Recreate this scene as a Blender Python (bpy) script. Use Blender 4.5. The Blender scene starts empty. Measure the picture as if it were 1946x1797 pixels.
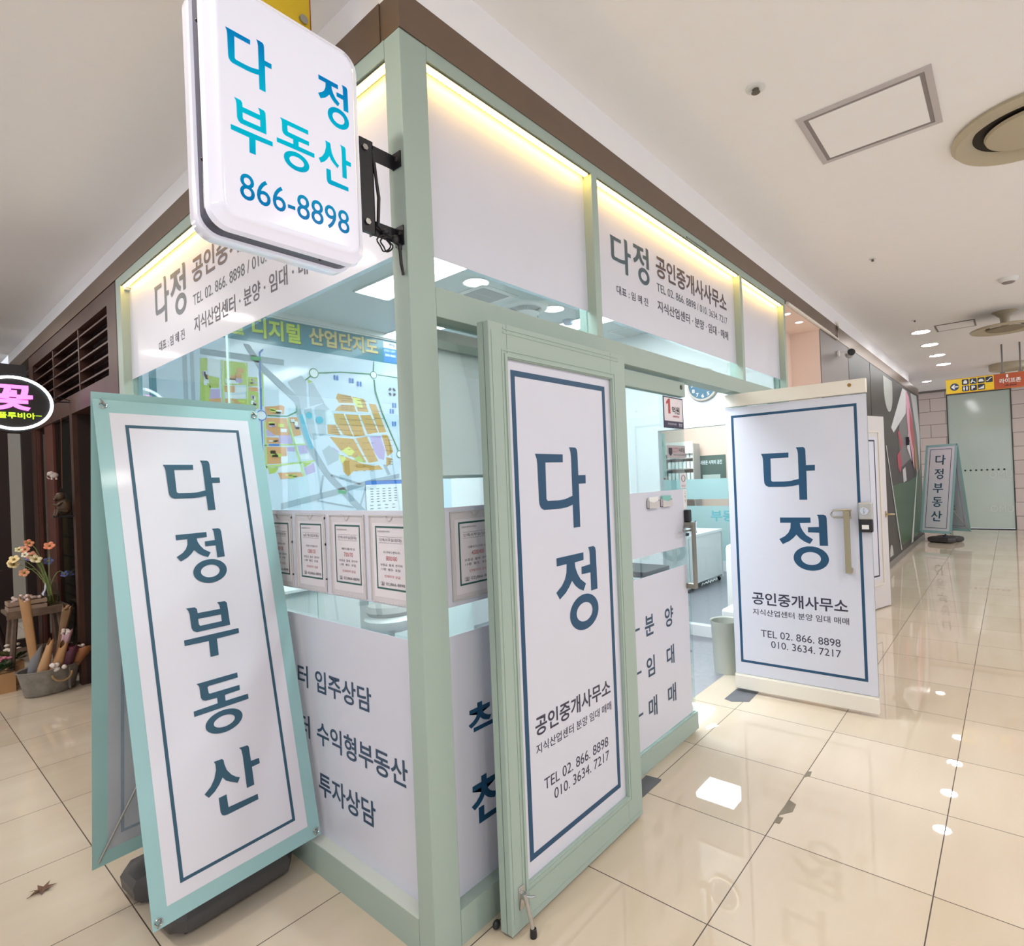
import bpy, bmesh, math, random
from mathutils import Vector, Matrix
sc = bpy.context.scene
C = sc.collection
R = math.radians
PI = math.pi
random.seed(7)

# ------------------------------------------------------------------ camera, world, exposure, view
cam = bpy.data.cameras.new('camera'); co = bpy.data.objects.new('camera', cam); C.objects.link(co)
yaw, pitch, roll = 0.6839211953943954, 0.0030369896989411852, -0.04087439509950116
Fv = Vector((math.cos(yaw)*math.cos(pitch), math.sin(yaw)*math.cos(pitch), math.sin(pitch)))
Rv = Vector((math.sin(yaw), -math.cos(yaw), 0)); Uv = Rv.cross(Fv)
R2 = Rv*math.cos(roll)+Uv*math.sin(roll); U2 = -Rv*math.sin(roll)+Uv*math.cos(roll)
M = Matrix((R2, U2, -Fv)).transposed().to_4x4(); M.translation = (-1.148149, -1.504452, 1.573)
co.matrix_world = M
cam.sensor_fit = 'HORIZONTAL'; cam.sensor_width = 36
cam.lens = 1071.879*36/1946
cam.shift_x = (973-1048.922)/1946; cam.shift_y = (908.517-898.5)/1946
cam.clip_start = 0.02
sc.camera = co
sc.view_settings.view_transform = 'Standard'; sc.view_settings.look = 'None'
sc.view_settings.gamma = 1; sc.view_settings.use_curve_mapping = False
sc.view_settings.exposure = -0.13
w = bpy.data.worlds.new('world'); sc.world = w; w.use_nodes = True
w.node_tree.nodes['Background'].inputs[0].default_value = (0.83, 0.86, 0.96, 1)
w.node_tree.nodes['Background'].inputs[1].default_value = 1.17
sc.cycles.max_bounces = 8; sc.cycles.transparent_max_bounces = 16
sc.cycles.diffuse_bounces = 4; sc.cycles.glossy_bounces = 4; sc.cycles.transmission_bounces = 4
sc.cycles.caustics_reflective = False; sc.cycles.caustics_refractive = False
sc.cycles.use_denoising = True
sc.cycles.sample_clamp_indirect = 6

CEIL = 3.378
LAMPS = [(x, -0.61) for x in (8.0, 9.08, 10.17, 11.28)]
FILL_LAMPS = [(-3.4, -2.6), (-1.2, -2.6), (1.0, -2.6), (3.2, -2.6), (5.4, -2.6), (-1.22, 0.2), (-1.22, 2.4), (-1.22, 4.6), (-1.22, 6.8), (-1.2, -4.6), (3.2, -4.6), (7.6, -2.6), (9.8, -2.6), (12.0, -2.6)]  # lamps added outside the view to light the corridor and storefront

# ------------------------------------------------------------------ materials
def s2l(c):
    return c/12.92 if c <= 0.04045 else ((c+0.055)/1.055)**2.4
def hexc(h):
    return tuple(s2l(int(h[i:i+2], 16)/255) for i in (0, 2, 4))+(1,)
MATS = {}
def mat(name, col, rough=0.5, metal=0.0, emit=None, es=0.0, spec=0.5, noise=0.0, nscale=8.0, coat=0.0, bump=0.0):
    if name in MATS: return MATS[name]
    m = bpy.data.materials.new(name); m.use_nodes = True; nt = m.node_tree; b = nt.nodes['Principled BSDF']
    b.inputs['Base Color'].default_value = hexc(col); b.inputs['Roughness'].default_value = rough
    b.inputs['Metallic'].default_value = metal; b.inputs['Specular IOR Level'].default_value = spec
    b.inputs['Coat Weight'].default_value = coat; b.inputs['Coat Roughness'].default_value = 0.08
    if emit: b.inputs['Emission Color'].default_value = hexc(emit); b.inputs['Emission Strength'].default_value = es
    tc = nt.nodes.new('ShaderNodeTexCoord'); n = nt.nodes.new('ShaderNodeTexNoise'); n.inputs['Scale'].default_value = nscale; n.inputs['Detail'].default_value = 5
    nt.links.new(tc.outputs['Object'], n.inputs['Vector'])
    mx = nt.nodes.new('ShaderNodeMix'); mx.data_type = 'RGBA'; mx.blend_type = 'MULTIPLY'
    mx.inputs['Factor'].default_value = 1
    mr = nt.nodes.new('ShaderNodeMapRange'); mr.inputs['From Min'].default_value = 0.3; mr.inputs['From Max'].default_value = 0.7
    k = max(noise, 0.015); mr.inputs['To Min'].default_value = 1-k; mr.inputs['To Max'].default_value = 1
    nt.links.new(n.outputs['Fac'], mr.inputs['Value'])
    mx.inputs[6].default_value = hexc(col); nt.links.new(mr.outputs['Result'], mx.inputs[7])
    nt.links.new(mx.outputs[2], b.inputs['Base Color'])
    if bump:
        bp = nt.nodes.new('ShaderNodeBump'); bp.inputs['Strength'].default_value = bump; bp.inputs['Distance'].default_value = 0.01
        nt.links.new(n.outputs['Fac'], bp.inputs['Height']); nt.links.new(bp.outputs['Normal'], b.inputs['Normal'])
    MATS[name] = m
    return m
def glassmat(name, tint, refl=1.0, ior=1.45):
    if name in MATS: return MATS[name]
    m = bpy.data.materials.new(name); m.use_nodes = True; nt = m.node_tree
    nt.nodes.remove(nt.nodes['Principled BSDF']); out = nt.nodes['Material Output']
    t = nt.nodes.new('ShaderNodeBsdfTransparent'); t.inputs[0].default_value = hexc(tint)
    g = nt.nodes.new('ShaderNodeBsdfGlossy'); g.inputs['Roughness'].default_value = 0.0
    fr = nt.nodes.new('ShaderNodeFresnel'); fr.inputs[0].default_value = ior
    mu = nt.nodes.new('ShaderNodeMath'); mu.operation = 'MULTIPLY'; mu.inputs[1].default_value = refl
    mx = nt.nodes.new('ShaderNodeMixShader')
    nt.links.new(fr.outputs[0], mu.inputs[0]); nt.links.new(mu.outputs[0], mx.inputs[0])
    nt.links.new(t.outputs[0], mx.inputs[1]); nt.links.new(g.outputs[0], mx.inputs[2]); nt.links.new(mx.outputs[0], out.inputs[0])
    MATS[name] = m
    return m
def frostmat(name, col, a, tf=0.45):
    m = bpy.data.materials.new(name); m.use_nodes = True; nt = m.node_tree; b = nt.nodes['Principled BSDF']; out = nt.nodes['Material Output']
    b.inputs['Base Color'].default_value = hexc(col); b.inputs['Roughness'].default_value = 0.4
    t = nt.nodes.new('ShaderNodeBsdfTransparent'); tl = nt.nodes.new('ShaderNodeBsdfTranslucent'); tl.inputs[0].default_value = hexc(col)
    m1 = nt.nodes.new('ShaderNodeMixShader'); m1.inputs[0].default_value = tf
    m2 = nt.nodes.new('ShaderNodeMixShader'); m2.inputs[0].default_value = a
    nt.links.new(b.outputs[0], m1.inputs[1]); nt.links.new(tl.outputs[0], m1.inputs[2])
    nt.links.new(t.outputs[0], m2.inputs[1]); nt.links.new(m1.outputs[0], m2.inputs[2]); nt.links.new(m2.outputs[0], out.inputs[0])
    MATS[name] = m
    return m
SAGE = mat('sage_paint', 'A1B3AA', 0.45, spec=0.3)
WHITE = mat('white_wall', 'EDEFF0', 0.6)
CEILW = mat('white_ceiling', 'F8F8FA', 0.85)
FILM = mat('white_vinyl_film', 'D0D3E0', 0.32, coat=0.1)
FILMG = mat('white_glossy_film', 'D0D3E0', 0.4, coat=0.06)
PAPER = mat('paper', 'DCD8DE', 0.5)
NAVY = mat('navy_ink', '17486A', 0.45)
SLATE = mat('slate_ink', '2D5368', 0.45)
GREYB = mat('grey_ink', '5B6B78', 0.45)
DARK = mat('dark_ink', '35344A', 0.45)
BROWN_INK = mat('brown_ink', '4A3B42', 0.45)
TEALB = mat('teal_banner', '94BCBF', 0.42, coat=0.1)
WHITEB = mat('banner_white', 'D5D5DF', 0.42, coat=0.1)
FAINT = mat('faded_ink', '8C99A8', 0.5)
STEEL = mat('steel', 'A9A9A6', 0.28, 1.0)
CHROME = mat('chrome', 'C9C9C9', 0.12, 1.0)
BRUSH = mat('brushed_steel', '9A978A', 0.35, 0.9)
BLACK = mat('black_plastic', '1E1E22', 0.45)
BLKM = mat('black_metal', '26262B', 0.4, 0.3)
CHAR = mat('charcoal_plastic', '4A4848', 0.55, noise=0.1)
CREAM = mat('cream_rail', 'E6E1D6', 0.35)
WHITEP = mat('white_plastic', 'E8EAE8', 0.35)
BEIGEP = mat('beige_plastic', 'BFC2B8', 0.4)
GLASS = glassmat('clear_glass', 'F4FBFA', 0.35)
GLASSD = glassmat('door_glass', 'F2FAF9', 0.4)
WOOD = mat('dark_wood', '4A2A1E', 0.5, noise=0.35, nscale=5)
WOODR = mat('red_wood', '5A2B1E', 0.5, noise=0.3, nscale=5)
WOODD = mat('darker_wood', '2A1712', 0.6, noise=0.3, nscale=5)
RAWW = mat('raw_wood', '7A6555', 0.8, noise=0.45, nscale=14)
KRAFT = mat('kraft_paper', 'B58A5F', 0.7, noise=0.12)
FASC = mat('bronze_fascia', '7E6C5E', 0.38, 0.7, noise=0.06)
WARM = mat('warm_led', 'FFE9A8', 0.5, emit='FFC860', es=32.0)
LAMPM = mat('lamp_glow', 'FFFFFF', 0.5, emit='FFFFFF', es=85.0)
LAMPW = mat('warm_lamp_glow', 'FFFFFF', 0.5, emit='FFE0C4', es=10.0)
FILLB = mat('fill_glow_bright', 'FFFFFF', 0.5, emit='F6FBFF', es=62.0)
FILLS = mat('fill_glow_soft', 'FFFFFF', 0.5, emit='F4FBFF', es=13.0)
PANELM = mat('panel_glow', 'FFFFFF', 0.5, emit='F4FBFF', es=24.0)
SIGNM = mat('lit_acrylic', 'D4D4E2', 0.12, emit='EEEFFF', es=0.34, coat=0.6)
GREENT = mat('green_tint_glass', 'C3D3CA', 0.1, coat=0.4)
PINK = mat('peach_wall', 'F4E0D4', 0.6)
GREYP = mat('grey_pilaster', '8E8785', 0.5)
MURAL = mat('mural_dark', '3D3C3A', 0.42, noise=0.35, nscale=1.2)
CLAD = mat('pinkish_tile', 'BFAFA8', 0.35)
INTF = mat('grey_vinyl', '8A8A90', 0.42, noise=0.12, nscale=20)
TEALF = frostmat('teal_frosted_film', 'DAF5F6', 0.78)
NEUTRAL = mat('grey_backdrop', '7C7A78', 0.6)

# polished cream porcelain floor with a real tile grid
def floor_mat():
    m = bpy.data.materials.new('cream_porcelain'); m.use_nodes = True; nt = m.node_tree; b = nt.nodes['Principled BSDF']; L = nt.links
    g = nt.nodes.new('ShaderNodeNewGeometry'); sp = nt.nodes.new('ShaderNodeSeparateXYZ'); L.new(g.outputs['Position'], sp.inputs[0])
    def math_(op, a, bb=None, v=None):
        n = nt.nodes.new('ShaderNodeMath'); n.operation = op; L.new(a, n.inputs[0])
        if bb is not None: L.new(bb, n.inputs[1])
        if v is not None: n.inputs[1].default_value = v
        return n.outputs[0]
    T = 0.60333; ins = []; ids = []
    for ax, off in (('X', 0.685), ('Y', -0.0238)):
        u = math_('DIVIDE', math_('SUBTRACT', sp.outputs[ax], v=off), v=T)
        ids.append(math_('FLOOR', u)); fr = math_('SUBTRACT', u, ids[-1]); d = math_('ABSOLUTE', math_('SUBTRACT', fr, v=0.5))
        ins.append(math_('GREATER_THAN', d, v=0.5-0.0034))
    grout = math_('MAXIMUM', ins[0], ins[1])
    cb = nt.nodes.new('ShaderNodeCombineXYZ'); L.new(ids[0], cb.inputs[0]); L.new(ids[1], cb.inputs[1])
    wn = nt.nodes.new('ShaderNodeTexWhiteNoise'); wn.noise_dimensions = '3D'; L.new(cb.outputs[0], wn.inputs[0])
    no = nt.nodes.new('ShaderNodeTexNoise'); no.inputs['Scale'].default_value = 1.6; no.inputs['Detail'].default_value = 6
    ma = nt.nodes.new('ShaderNodeMapping'); ma.inputs['Scale'].default_value = (0.7, 3.0, 1); L.new(g.outputs['Position'], ma.inputs[0]); L.new(ma.outputs[0], no.inputs[0])
    t = math_('ADD', math_('MULTIPLY', no.outputs['Fac'], v=0.55), math_('MULTIPLY', wn.outputs['Value'], v=0.25))
    cr = nt.nodes.new('ShaderNodeValToRGB'); cr.color_ramp.elements[0].color = hexc('C9BBA5'); cr.color_ramp.elements[0].position = 0.2
    cr.color_ramp.elements[1].color = hexc('DACEBC'); cr.color_ramp.elements[1].position = 0.65; L.new(t, cr.inputs[0])
    mx = nt.nodes.new('ShaderNodeMix'); mx.data_type = 'RGBA'; L.new(grout, mx.inputs[0]); L.new(cr.outputs[0], mx.inputs[6]); mx.inputs[7].default_value = hexc('3E2F22')
    L.new(mx.outputs[2], b.inputs['Base Color'])
    b.inputs['Roughness'].default_value = 0.05; L.new(math_('ADD', math_('MULTIPLY', grout, v=0.5), v=0.014), b.inputs['Roughness'])
    b.inputs['Specular IOR Level'].default_value = 0.75
    return m
def clad_mat():
    m = bpy.data.materials.new('stone_cladding'); m.use_nodes = True; nt = m.node_tree; b = nt.nodes['Principled BSDF']
    g = nt.nodes.new('ShaderNodeNewGeometry'); mp = nt.nodes.new('ShaderNodeSeparateXYZ'); nt.links.new(g.outputs['Position'], mp.inputs[0])
    cb = nt.nodes.new('ShaderNodeCombineXYZ'); nt.links.new(mp.outputs['Y'], cb.inputs[0]); nt.links.new(mp.outputs['Z'], cb.inputs[1])
    br = nt.nodes.new('ShaderNodeTexBrick'); nt.links.new(cb.outputs[0], br.inputs['Vector']); br.inputs['Scale'].default_value = 1
    br.inputs['Brick Width'].default_value = 0.62; br.inputs['Row Height'].default_value = 0.318; br.inputs['Mortar Size'].default_value = 0.006
    br.inputs['Color1'].default_value = hexc('D2C5BF'); br.inputs['Color2'].default_value = hexc('D9CCC6'); br.inputs['Mortar'].default_value = hexc('7D706B')
    nt.links.new(br.outputs['Color'], b.inputs['Base Color']); b.inputs['Roughness'].default_value = 0.35
    return m
# sign lettering printed with its own blue-to-cyan blend
def grad_mat():
    m = bpy.data.materials.new('blue_cyan_print'); m.use_nodes = True; nt = m.node_tree; b = nt.nodes['Principled BSDF']
    tc = nt.nodes.new('ShaderNodeTexCoord'); sp = nt.nodes.new('ShaderNodeSeparateXYZ'); nt.links.new(tc.outputs['Object'], sp.inputs[0])
    cr = nt.nodes.new('ShaderNodeValToRGB'); e = cr.color_ramp.elements
    e[0].position = 0.0; e[0].color = hexc('0078B8'); e[1].position = 1.0; e[1].color = hexc('006FBE')
    for p, c in ((0.20, '00A0CE'), (0.36, '00BBDD'), (0.56, '00C4E2'), (0.72, '00AEDA'), (0.88, '0088CC')):
        x = e.new(p); x.color = hexc(c)
    mr = nt.nodes.new('ShaderNodeMapRange'); mr.inputs['From Min'].default_value = 0.09; mr.inputs['From Max'].default_value = 0.53
    nt.links.new(sp.outputs['Z'], mr.inputs[0]); nt.links.new(mr.outputs[0], cr.inputs[0]); nt.links.new(cr.outputs[0], b.inputs['Base Color'])
    nt.links.new(cr.outputs[0], b.inputs['Emission Color']); b.inputs['Specular IOR Level'].default_value = 0.05; b.inputs['Emission Strength'].default_value = 0.06; b.inputs['Roughness'].default_value = 0.2
    return m
GRAD = grad_mat()

# ------------------------------------------------------------------ mesh helpers
class MB:
    def __init__(s): s.b = bmesh.new()
    def box(s, x0, x1, y0, y1, z0, z1, bev=0.0):
        r = bmesh.ops.create_cube(s.b, size=1); v = r['verts']
        bmesh.ops.scale(s.b, verts=v, vec=(abs(x1-x0), abs(y1-y0), abs(z1-z0)))
        bmesh.ops.translate(s.b, verts=v, vec=((x0+x1)/2, (y0+y1)/2, (z0+z1)/2))
        if bev > 0:
            es = list({e for q in v for e in q.link_edges})
            bmesh.ops.bevel(s.b, geom=es, offset=bev, segments=2, profile=0.5, affect='EDGES', clamp_overlap=True)
        return s
    def prism(s, pts, y0, y1):
        # outline in local x/z, thickness along y
        a = [s.b.verts.new((p[0], y0, p[1])) for p in pts]; b = [s.b.verts.new((p[0], y1, p[1])) for p in pts]
        n = len(pts)
        try: s.b.faces.new(a); s.b.faces.new(b[::-1])
        except ValueError: pass
        for i in range(n): s.b.faces.new((a[i], b[i], b[(i+1) % n], a[(i+1) % n]))
        return s
    def prismz(s, pts, z0, z1):
        a = [s.b.verts.new((p[0], p[1], z0)) for p in pts]; b = [s.b.verts.new((p[0], p[1], z1)) for p in pts]; n = len(pts)
        s.b.faces.new(a[::-1]); s.b.faces.new(b)
        for i in range(n): s.b.faces.new((a[i], a[(i+1) % n], b[(i+1) % n], b[i]))
        return s
    def ringframe(s, x0, x1, z0, z1, t, y0, y1):
        s.box(x0, x0+t, y0, y1, z0, z1); s.box(x1-t, x1, y0, y1, z0, z1)
        s.box(x0+t, x1-t, y0, y1, z0, z0+t); s.box(x0+t, x1-t, y0, y1, z1-t, z1); return s
    def lathe(s, prof, c=(0, 0, 0), n=28, sx=1, sy=1, rot=None, open_top=False):
        rows = []; mr = max(p[0] for p in prof)
        ring = len(prof) >= 4 and min(prof[0][0], prof[-1][0]) > 0.4*mr and abs(prof[0][1]-prof[-1][1]) < 0.035 or (prof[0][0] == prof[-1][0] and len(prof) == 5)
        if ring and prof[0] != prof[-1]: prof = list(prof)+[prof[0]]
        for r, z in prof:
            rows.append([s.b.verts.new(((Matrix.Rotation(0, 3, 'Z') if rot is None else rot) @ Vector((r*sx*math.cos(2*PI*i/n), r*sy*math.sin(2*PI*i/n), z)))+Vector(c)) for i in range(n)])
        for a, b in zip(rows, rows[1:]):
            for i in range(n):
                f = (a[i], a[(i+1) % n], b[(i+1) % n], b[i])
                try: s.b.faces.new(f)
                except ValueError: pass
        if prof[0][0] > 1e-5 and not ring: s.b.faces.new(rows[0][::-1])
        if prof[-1][0] > 1e-5 and not ring and not open_top: s.b.faces.new(rows[-1])
        bmesh.ops.remove_doubles(s.b, verts=[v for rr in rows for v in rr], dist=1e-6)
        return s
    def tube(s, pts, r, n=10, r2=None):
        pts = [Vector(p) for p in pts]; rows = []
        up = Vector((0, 0, 1))
        for i, p in enumerate(pts):
            d = (pts[min(i+1, len(pts)-1)]-pts[max(i-1, 0)]).normalized()
            a = d.cross(up)
            if a.length < 0.05: a = d.cross(Vector((1, 0, 0)))
            a.normalize(); b = d.cross(a)
            rr = r if r2 is None else r+(r2-r)*i/(len(pts)-1)
            rows.append([s.b.verts.new(p+a*rr*math.cos(2*PI*k/n)+b*rr*math.sin(2*PI*k/n)) for k in range(n)])
        for a, b in zip(rows, rows[1:]):
            for k in range(n): s.b.faces.new((a[k], a[(k+1) % n], b[(k+1) % n], b[k]))
        s.b.faces.new(rows[0][::-1]); s.b.faces.new(rows[-1]); return s
    def ball(s, c, rx, ry=None, rz=None, n=16, rot=None):
        r = bmesh.ops.create_uvsphere(s.b, u_segments=n, v_segments=max(6, n//2), radius=1)
        mt = Matrix.Translation(c) @ ((rot or Matrix.Identity(4)) @ Matrix.Diagonal((rx, ry or rx, rz or rx, 1)))
        bmesh.ops.transform(s.b, matrix=mt, verts=r['verts']); return s
    def disc(s, c, rx, ry=None, n=32, rot=None):
        ry = ry or rx; mt = Matrix.Translation(c) @ (rot or Matrix.Identity(4))
        s.b.faces.new([s.b.verts.new(mt @ Vector((rx*math.cos(2*PI*i/n), ry*math.sin(2*PI*i/n), 0))) for i in range(n)]); return s
    def quad(s, *p):
        s.b.faces.new([s.b.verts.new(q) for q in p]); return s
def build(name, mb, m, parent=None, smooth=False, loc=None):
    me = bpy.data.meshes.new(name); b = mb.b
    bmesh.ops.recalc_face_normals(b, faces=b.faces[:]); b.to_mesh(me); b.free()
    me.materials.append(m); o = bpy.data.objects.new(name, me); C.objects.link(o)
    if smooth:
        for p in me.polygons: p.use_smooth = True
        try: me.set_sharp_from_angle(angle=R(40))
        except Exception: pass
    if parent is not None: o.parent = parent
    if loc is not None: o.location = loc
    return o
def tag(o, label, cat, group=None, kind=None):
    o['label'] = label; o['category'] = cat
    if group: o['group'] = group
    if kind: o['kind'] = kind
    return o
def thing(name, label, cat, loc=(0, 0, 0), rot=(0, 0, 0), group=None, kind=None):
    o = bpy.data.objects.new(name, None); o.empty_display_size = 0.1; C.objects.link(o); o.location = loc; o.rotation_euler = rot
    return tag(o, label, cat, group, kind)
def struct(name, mb, m, label, cat=None):
    o = build(name, mb, m); o['kind'] = 'structure'; o['label'] = label; o['category'] = cat or name.split('_')[0]; return o
def sroot(name, label, cat, loc=(0, 0, 0), rot=(0, 0, 0)):
    return thing(name, label, cat, loc, rot, None, 'structure')
def dup(root, loc=None, label=None, group=None, name=None):
    r = root.copy(); C.objects.link(r)
    if loc is not None: r.location = loc
    if label: r['label'] = label
    if group: r['group'] = group
    for ch in [o for o in C.objects if o.parent == root]:
        c = ch.copy(); C.objects.link(c); c.parent = r
        for g in [o for o in C.objects if o.parent == ch]:
            d = g.copy(); C.objects.link(d); d.parent = c
    return r

# ------------------------------------------------------------------ lettering
GLY = {"다":[[[0.0,0.912,0.53,0.91,0.526,0.814,0.185,0.812,0.179,0.385,0.203,0.36,0.414,0.356,0.543,0.364,0.699,0.398,0.702,0.874,0.693,0.946,0.668,1.0,0.8,0.997,0.83,0.973,0.84,0.93,0.841,0.651,1.0,0.65,0.996,0.544,0.843,0.542,0.838,0.0,0.697,0.002,0.697,0.288,0.581,0.264,0.438,0.254,0.125,0.259,0.074,0.284,0.046,0.33,0.04,0.39,0.036,0.794,0.028,0.854],0]],"정":[[[0.031,0.943,0.667,0.947,0.667,0.854,0.448,0.847,0.46,0.779,0.503,0.704,0.57,0.63,0.702,0.558,0.636,0.478,0.533,0.513,0.442,0.565,0.366,0.636,0.3,0.576,0.217,0.518,0.072,0.457,0.0,0.547,0.125,0.606,0.201,0.67,0.245,0.748,0.256,0.85,0.033,0.848],0],[[0.607,0.774,0.829,0.781,0.828,0.919,0.818,0.966,0.794,0.999,0.93,1.0,0.974,0.98,0.989,0.933,0.994,0.452,0.829,0.45,0.829,0.679,0.606,0.683],0],[[1.0,0.217,0.996,0.251,0.983,0.284,0.961,0.316,0.932,0.345,0.896,0.371,0.853,0.393,0.805,0.411,0.754,0.424,0.699,0.432,0.643,0.434,0.588,0.432,0.533,0.424,0.481,0.411,0.434,0.393,0.391,0.371,0.355,0.345,0.326,0.316,0.304,0.284,0.291,0.251,0.287,0.217,0.291,0.183,0.304,0.15,0.326,0.119,0.355,0.089,0.391,0.064,0.434,0.041,0.481,0.024,0.533,0.011,0.588,0.003,0.643,0.0,0.699,0.003,0.754,0.011,0.805,0.024,0.853,0.041,0.896,0.064,0.932,0.089,0.961,0.119,0.983,0.15,0.996,0.183],0],[[0.843,0.217,0.84,0.235,0.833,0.253,0.821,0.27,0.805,0.285,0.784,0.299,0.761,0.31,0.734,0.32,0.705,0.327,0.675,0.331,0.643,0.333,0.612,0.331,0.582,0.327,0.553,0.32,0.526,0.31,0.502,0.299,0.482,0.285,0.466,0.27,0.454,0.253,0.446,0.235,0.444,0.217,0.446,0.199,0.454,0.181,0.466,0.165,0.482,0.149,0.502,0.136,0.526,0.124,0.553,0.114,0.582,0.107,0.612,0.103,0.643,0.102,0.675,0.103,0.705,0.107,0.734,0.114,0.761,0.124,0.784,0.136,0.805,0.149,0.821,0.165,0.833,0.181,0.84,0.199],1]],"부":[[[0.101,0.991,0.253,0.983,0.289,0.946,0.292,0.865,0.705,0.861,0.699,0.939,0.664,1.0,0.813,0.993,0.846,0.953,0.847,0.898,0.852,0.516,0.235,0.516,0.18,0.55,0.154,0.608,0.151,0.87,0.135,0.947],0],[[0.289,0.756,0.706,0.752,0.705,0.621,0.308,0.619,0.288,0.651],1],[[0.0,0.418,1.0,0.416,0.998,0.319,0.574,0.311,0.566,0.0,0.417,0.002,0.423,0.302,0.001,0.315],0]],"동":[[[0.103,1.0,0.853,0.995,0.853,0.9,0.311,0.903,0.287,0.885,0.294,0.775,0.319,0.762,0.864,0.754,0.86,0.661,0.589,0.657,0.572,0.646,0.573,0.548,1.0,0.542,1.0,0.447,0.0,0.446,0.0,0.541,0.426,0.549,0.429,0.649,0.225,0.661,0.175,0.685,0.15,0.736,0.148,0.926,0.133,0.965],0],[[0.844,0.199,0.84,0.23,0.827,0.261,0.807,0.289,0.779,0.316,0.744,0.34,0.704,0.36,0.658,0.376,0.609,0.388,0.557,0.396,0.504,0.398,0.451,0.396,0.399,0.388,0.35,0.376,0.304,0.36,0.263,0.34,0.229,0.316,0.201,0.289,0.18,0.261,0.168,0.23,0.164,0.199,0.168,0.168,0.18,0.138,0.201,0.109,0.229,0.082,0.263,0.058,0.304,0.038,0.35,0.022,0.399,0.01,0.451,0.002,0.504,0.0,0.557,0.002,0.609,0.01,0.658,0.022,0.704,0.038,0.744,0.058,0.779,0.082,0.807,0.109,0.827,0.138,0.84,0.168],0],[[0.698,0.199,0.696,0.215,0.689,0.23,0.677,0.245,0.661,0.258,0.641,0.27,0.618,0.28,0.592,0.289,0.564,0.295,0.534,0.298,0.504,0.3,0.474,0.298,0.444,0.295,0.416,0.289,0.39,0.28,0.366,0.27,0.347,0.258,0.331,0.245,0.319,0.23,0.312,0.215,0.31,0.199,0.312,0.183,0.319,0.168,0.331,0.153,0.347,0.14,0.366,0.128,0.39,0.118,0.416,0.11,0.444,0.104,0.474,0.1,0.504,0.099,0.534,0.1,0.564,0.104,0.592,0.11,0.618,0.118,0.641,0.128,0.661,0.14,0.677,0.153,0.689,0.168,0.696,0.183],1]],"산":[[[0.214,0.939,0.352,0.933,0.379,0.902,0.382,0.833,0.41,0.72,0.475,0.617,0.546,0.548,0.616,0.51,0.566,0.434,0.45,0.5,0.37,0.559,0.324,0.629,0.254,0.534,0.167,0.456,0.062,0.4,0.0,0.483,0.113,0.561,0.186,0.662,0.232,0.793,0.234,0.892],0],[[0.669,1.0,0.821,0.989,0.844,0.954,0.848,0.701,0.999,0.694,1.0,0.598,0.85,0.592,0.849,0.279,0.711,0.278,0.715,0.838,0.704,0.955],0],[[0.217,0.326,0.352,0.33,0.357,0.11,0.886,0.1,0.887,0.006,0.336,0.0,0.276,0.006,0.237,0.033,0.219,0.087],0]]}
def text_geo(s, off=0.0):
    c = bpy.data.curves.new('lettering', 'FONT'); c.body = s; c.offset = off; c.resolution_u = 4
    o = bpy.data.objects.new('lettering', c); C.objects.link(o)
    dg = bpy.context.evaluated_depsgraph_get(); ev = o.evaluated_get(dg); m = ev.to_mesh()
    vs = [(v.co.x, v.co.y) for v in m.vertices]; fs = [tuple(p.vertices) for p in m.polygons]
    ev.to_mesh_clear(); bpy.data.objects.remove(o); bpy.data.curves.remove(c)
    return vs, fs
def glyph_geo(ch):
    # outlines traced by hand, holes cut through the fill
    from mathutils.geometry import tessellate_polygon
    vs, fs = [], []; i = 0; P = GLY[ch]
    while i < len(P):
        loops = [P[i][0]]; i += 1
        while i < len(P) and P[i][1] == 1: loops.append(P[i][0]); i += 1
        L3 = [[Vector((l[k], l[k+1], 0)) for k in range(0, len(l), 2)] for l in loops]
        base = len(vs); flat = [v for l in L3 for v in l]; vs += [(v.x, v.y) for v in flat]
        fs += [tuple(base+k for k in t) for t in tessellate_polygon(L3)]
    return vs, fs
def letters(name, items, m, parent, y=-0.0008, solid=0.0):
    """items: (text, x0, x1, z0, z1[, weight]); text starting with '@' uses the traced glyph"""
    out = []
    for it in items:
        b = bmesh.new()
        t, x0, x1, z0, z1 = it[:5]; off = it[5] if len(it) > 5 else 0.01
        vs, fs = glyph_geo(t[1]) if t[0] == '@' else text_geo(t, off)
        xs = [v[0] for v in vs]; zs = [v[1] for v in vs]; ax, bx, az, bz = min(xs), max(xs), min(zs), max(zs)
        V = [b.verts.new((x0+(v[0]-ax)/(bx-ax or 1)*(x1-x0), y, z0+(v[1]-az)/(bz-az or 1)*(z1-z0))) for v in vs]
        for f in fs:
            try:
                b.faces.new([V[k] for k in f])
            except ValueError: pass
        me = bpy.data.meshes.new(name); b.to_mesh(me); b.free(); me.materials.append(m)
        o = bpy.data.objects.new(name, me); C.objects.link(o); o.parent = parent; out.append(o)
    return out
def mir(x0, x1, yr): return (yr-x1, yr-x0)

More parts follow.
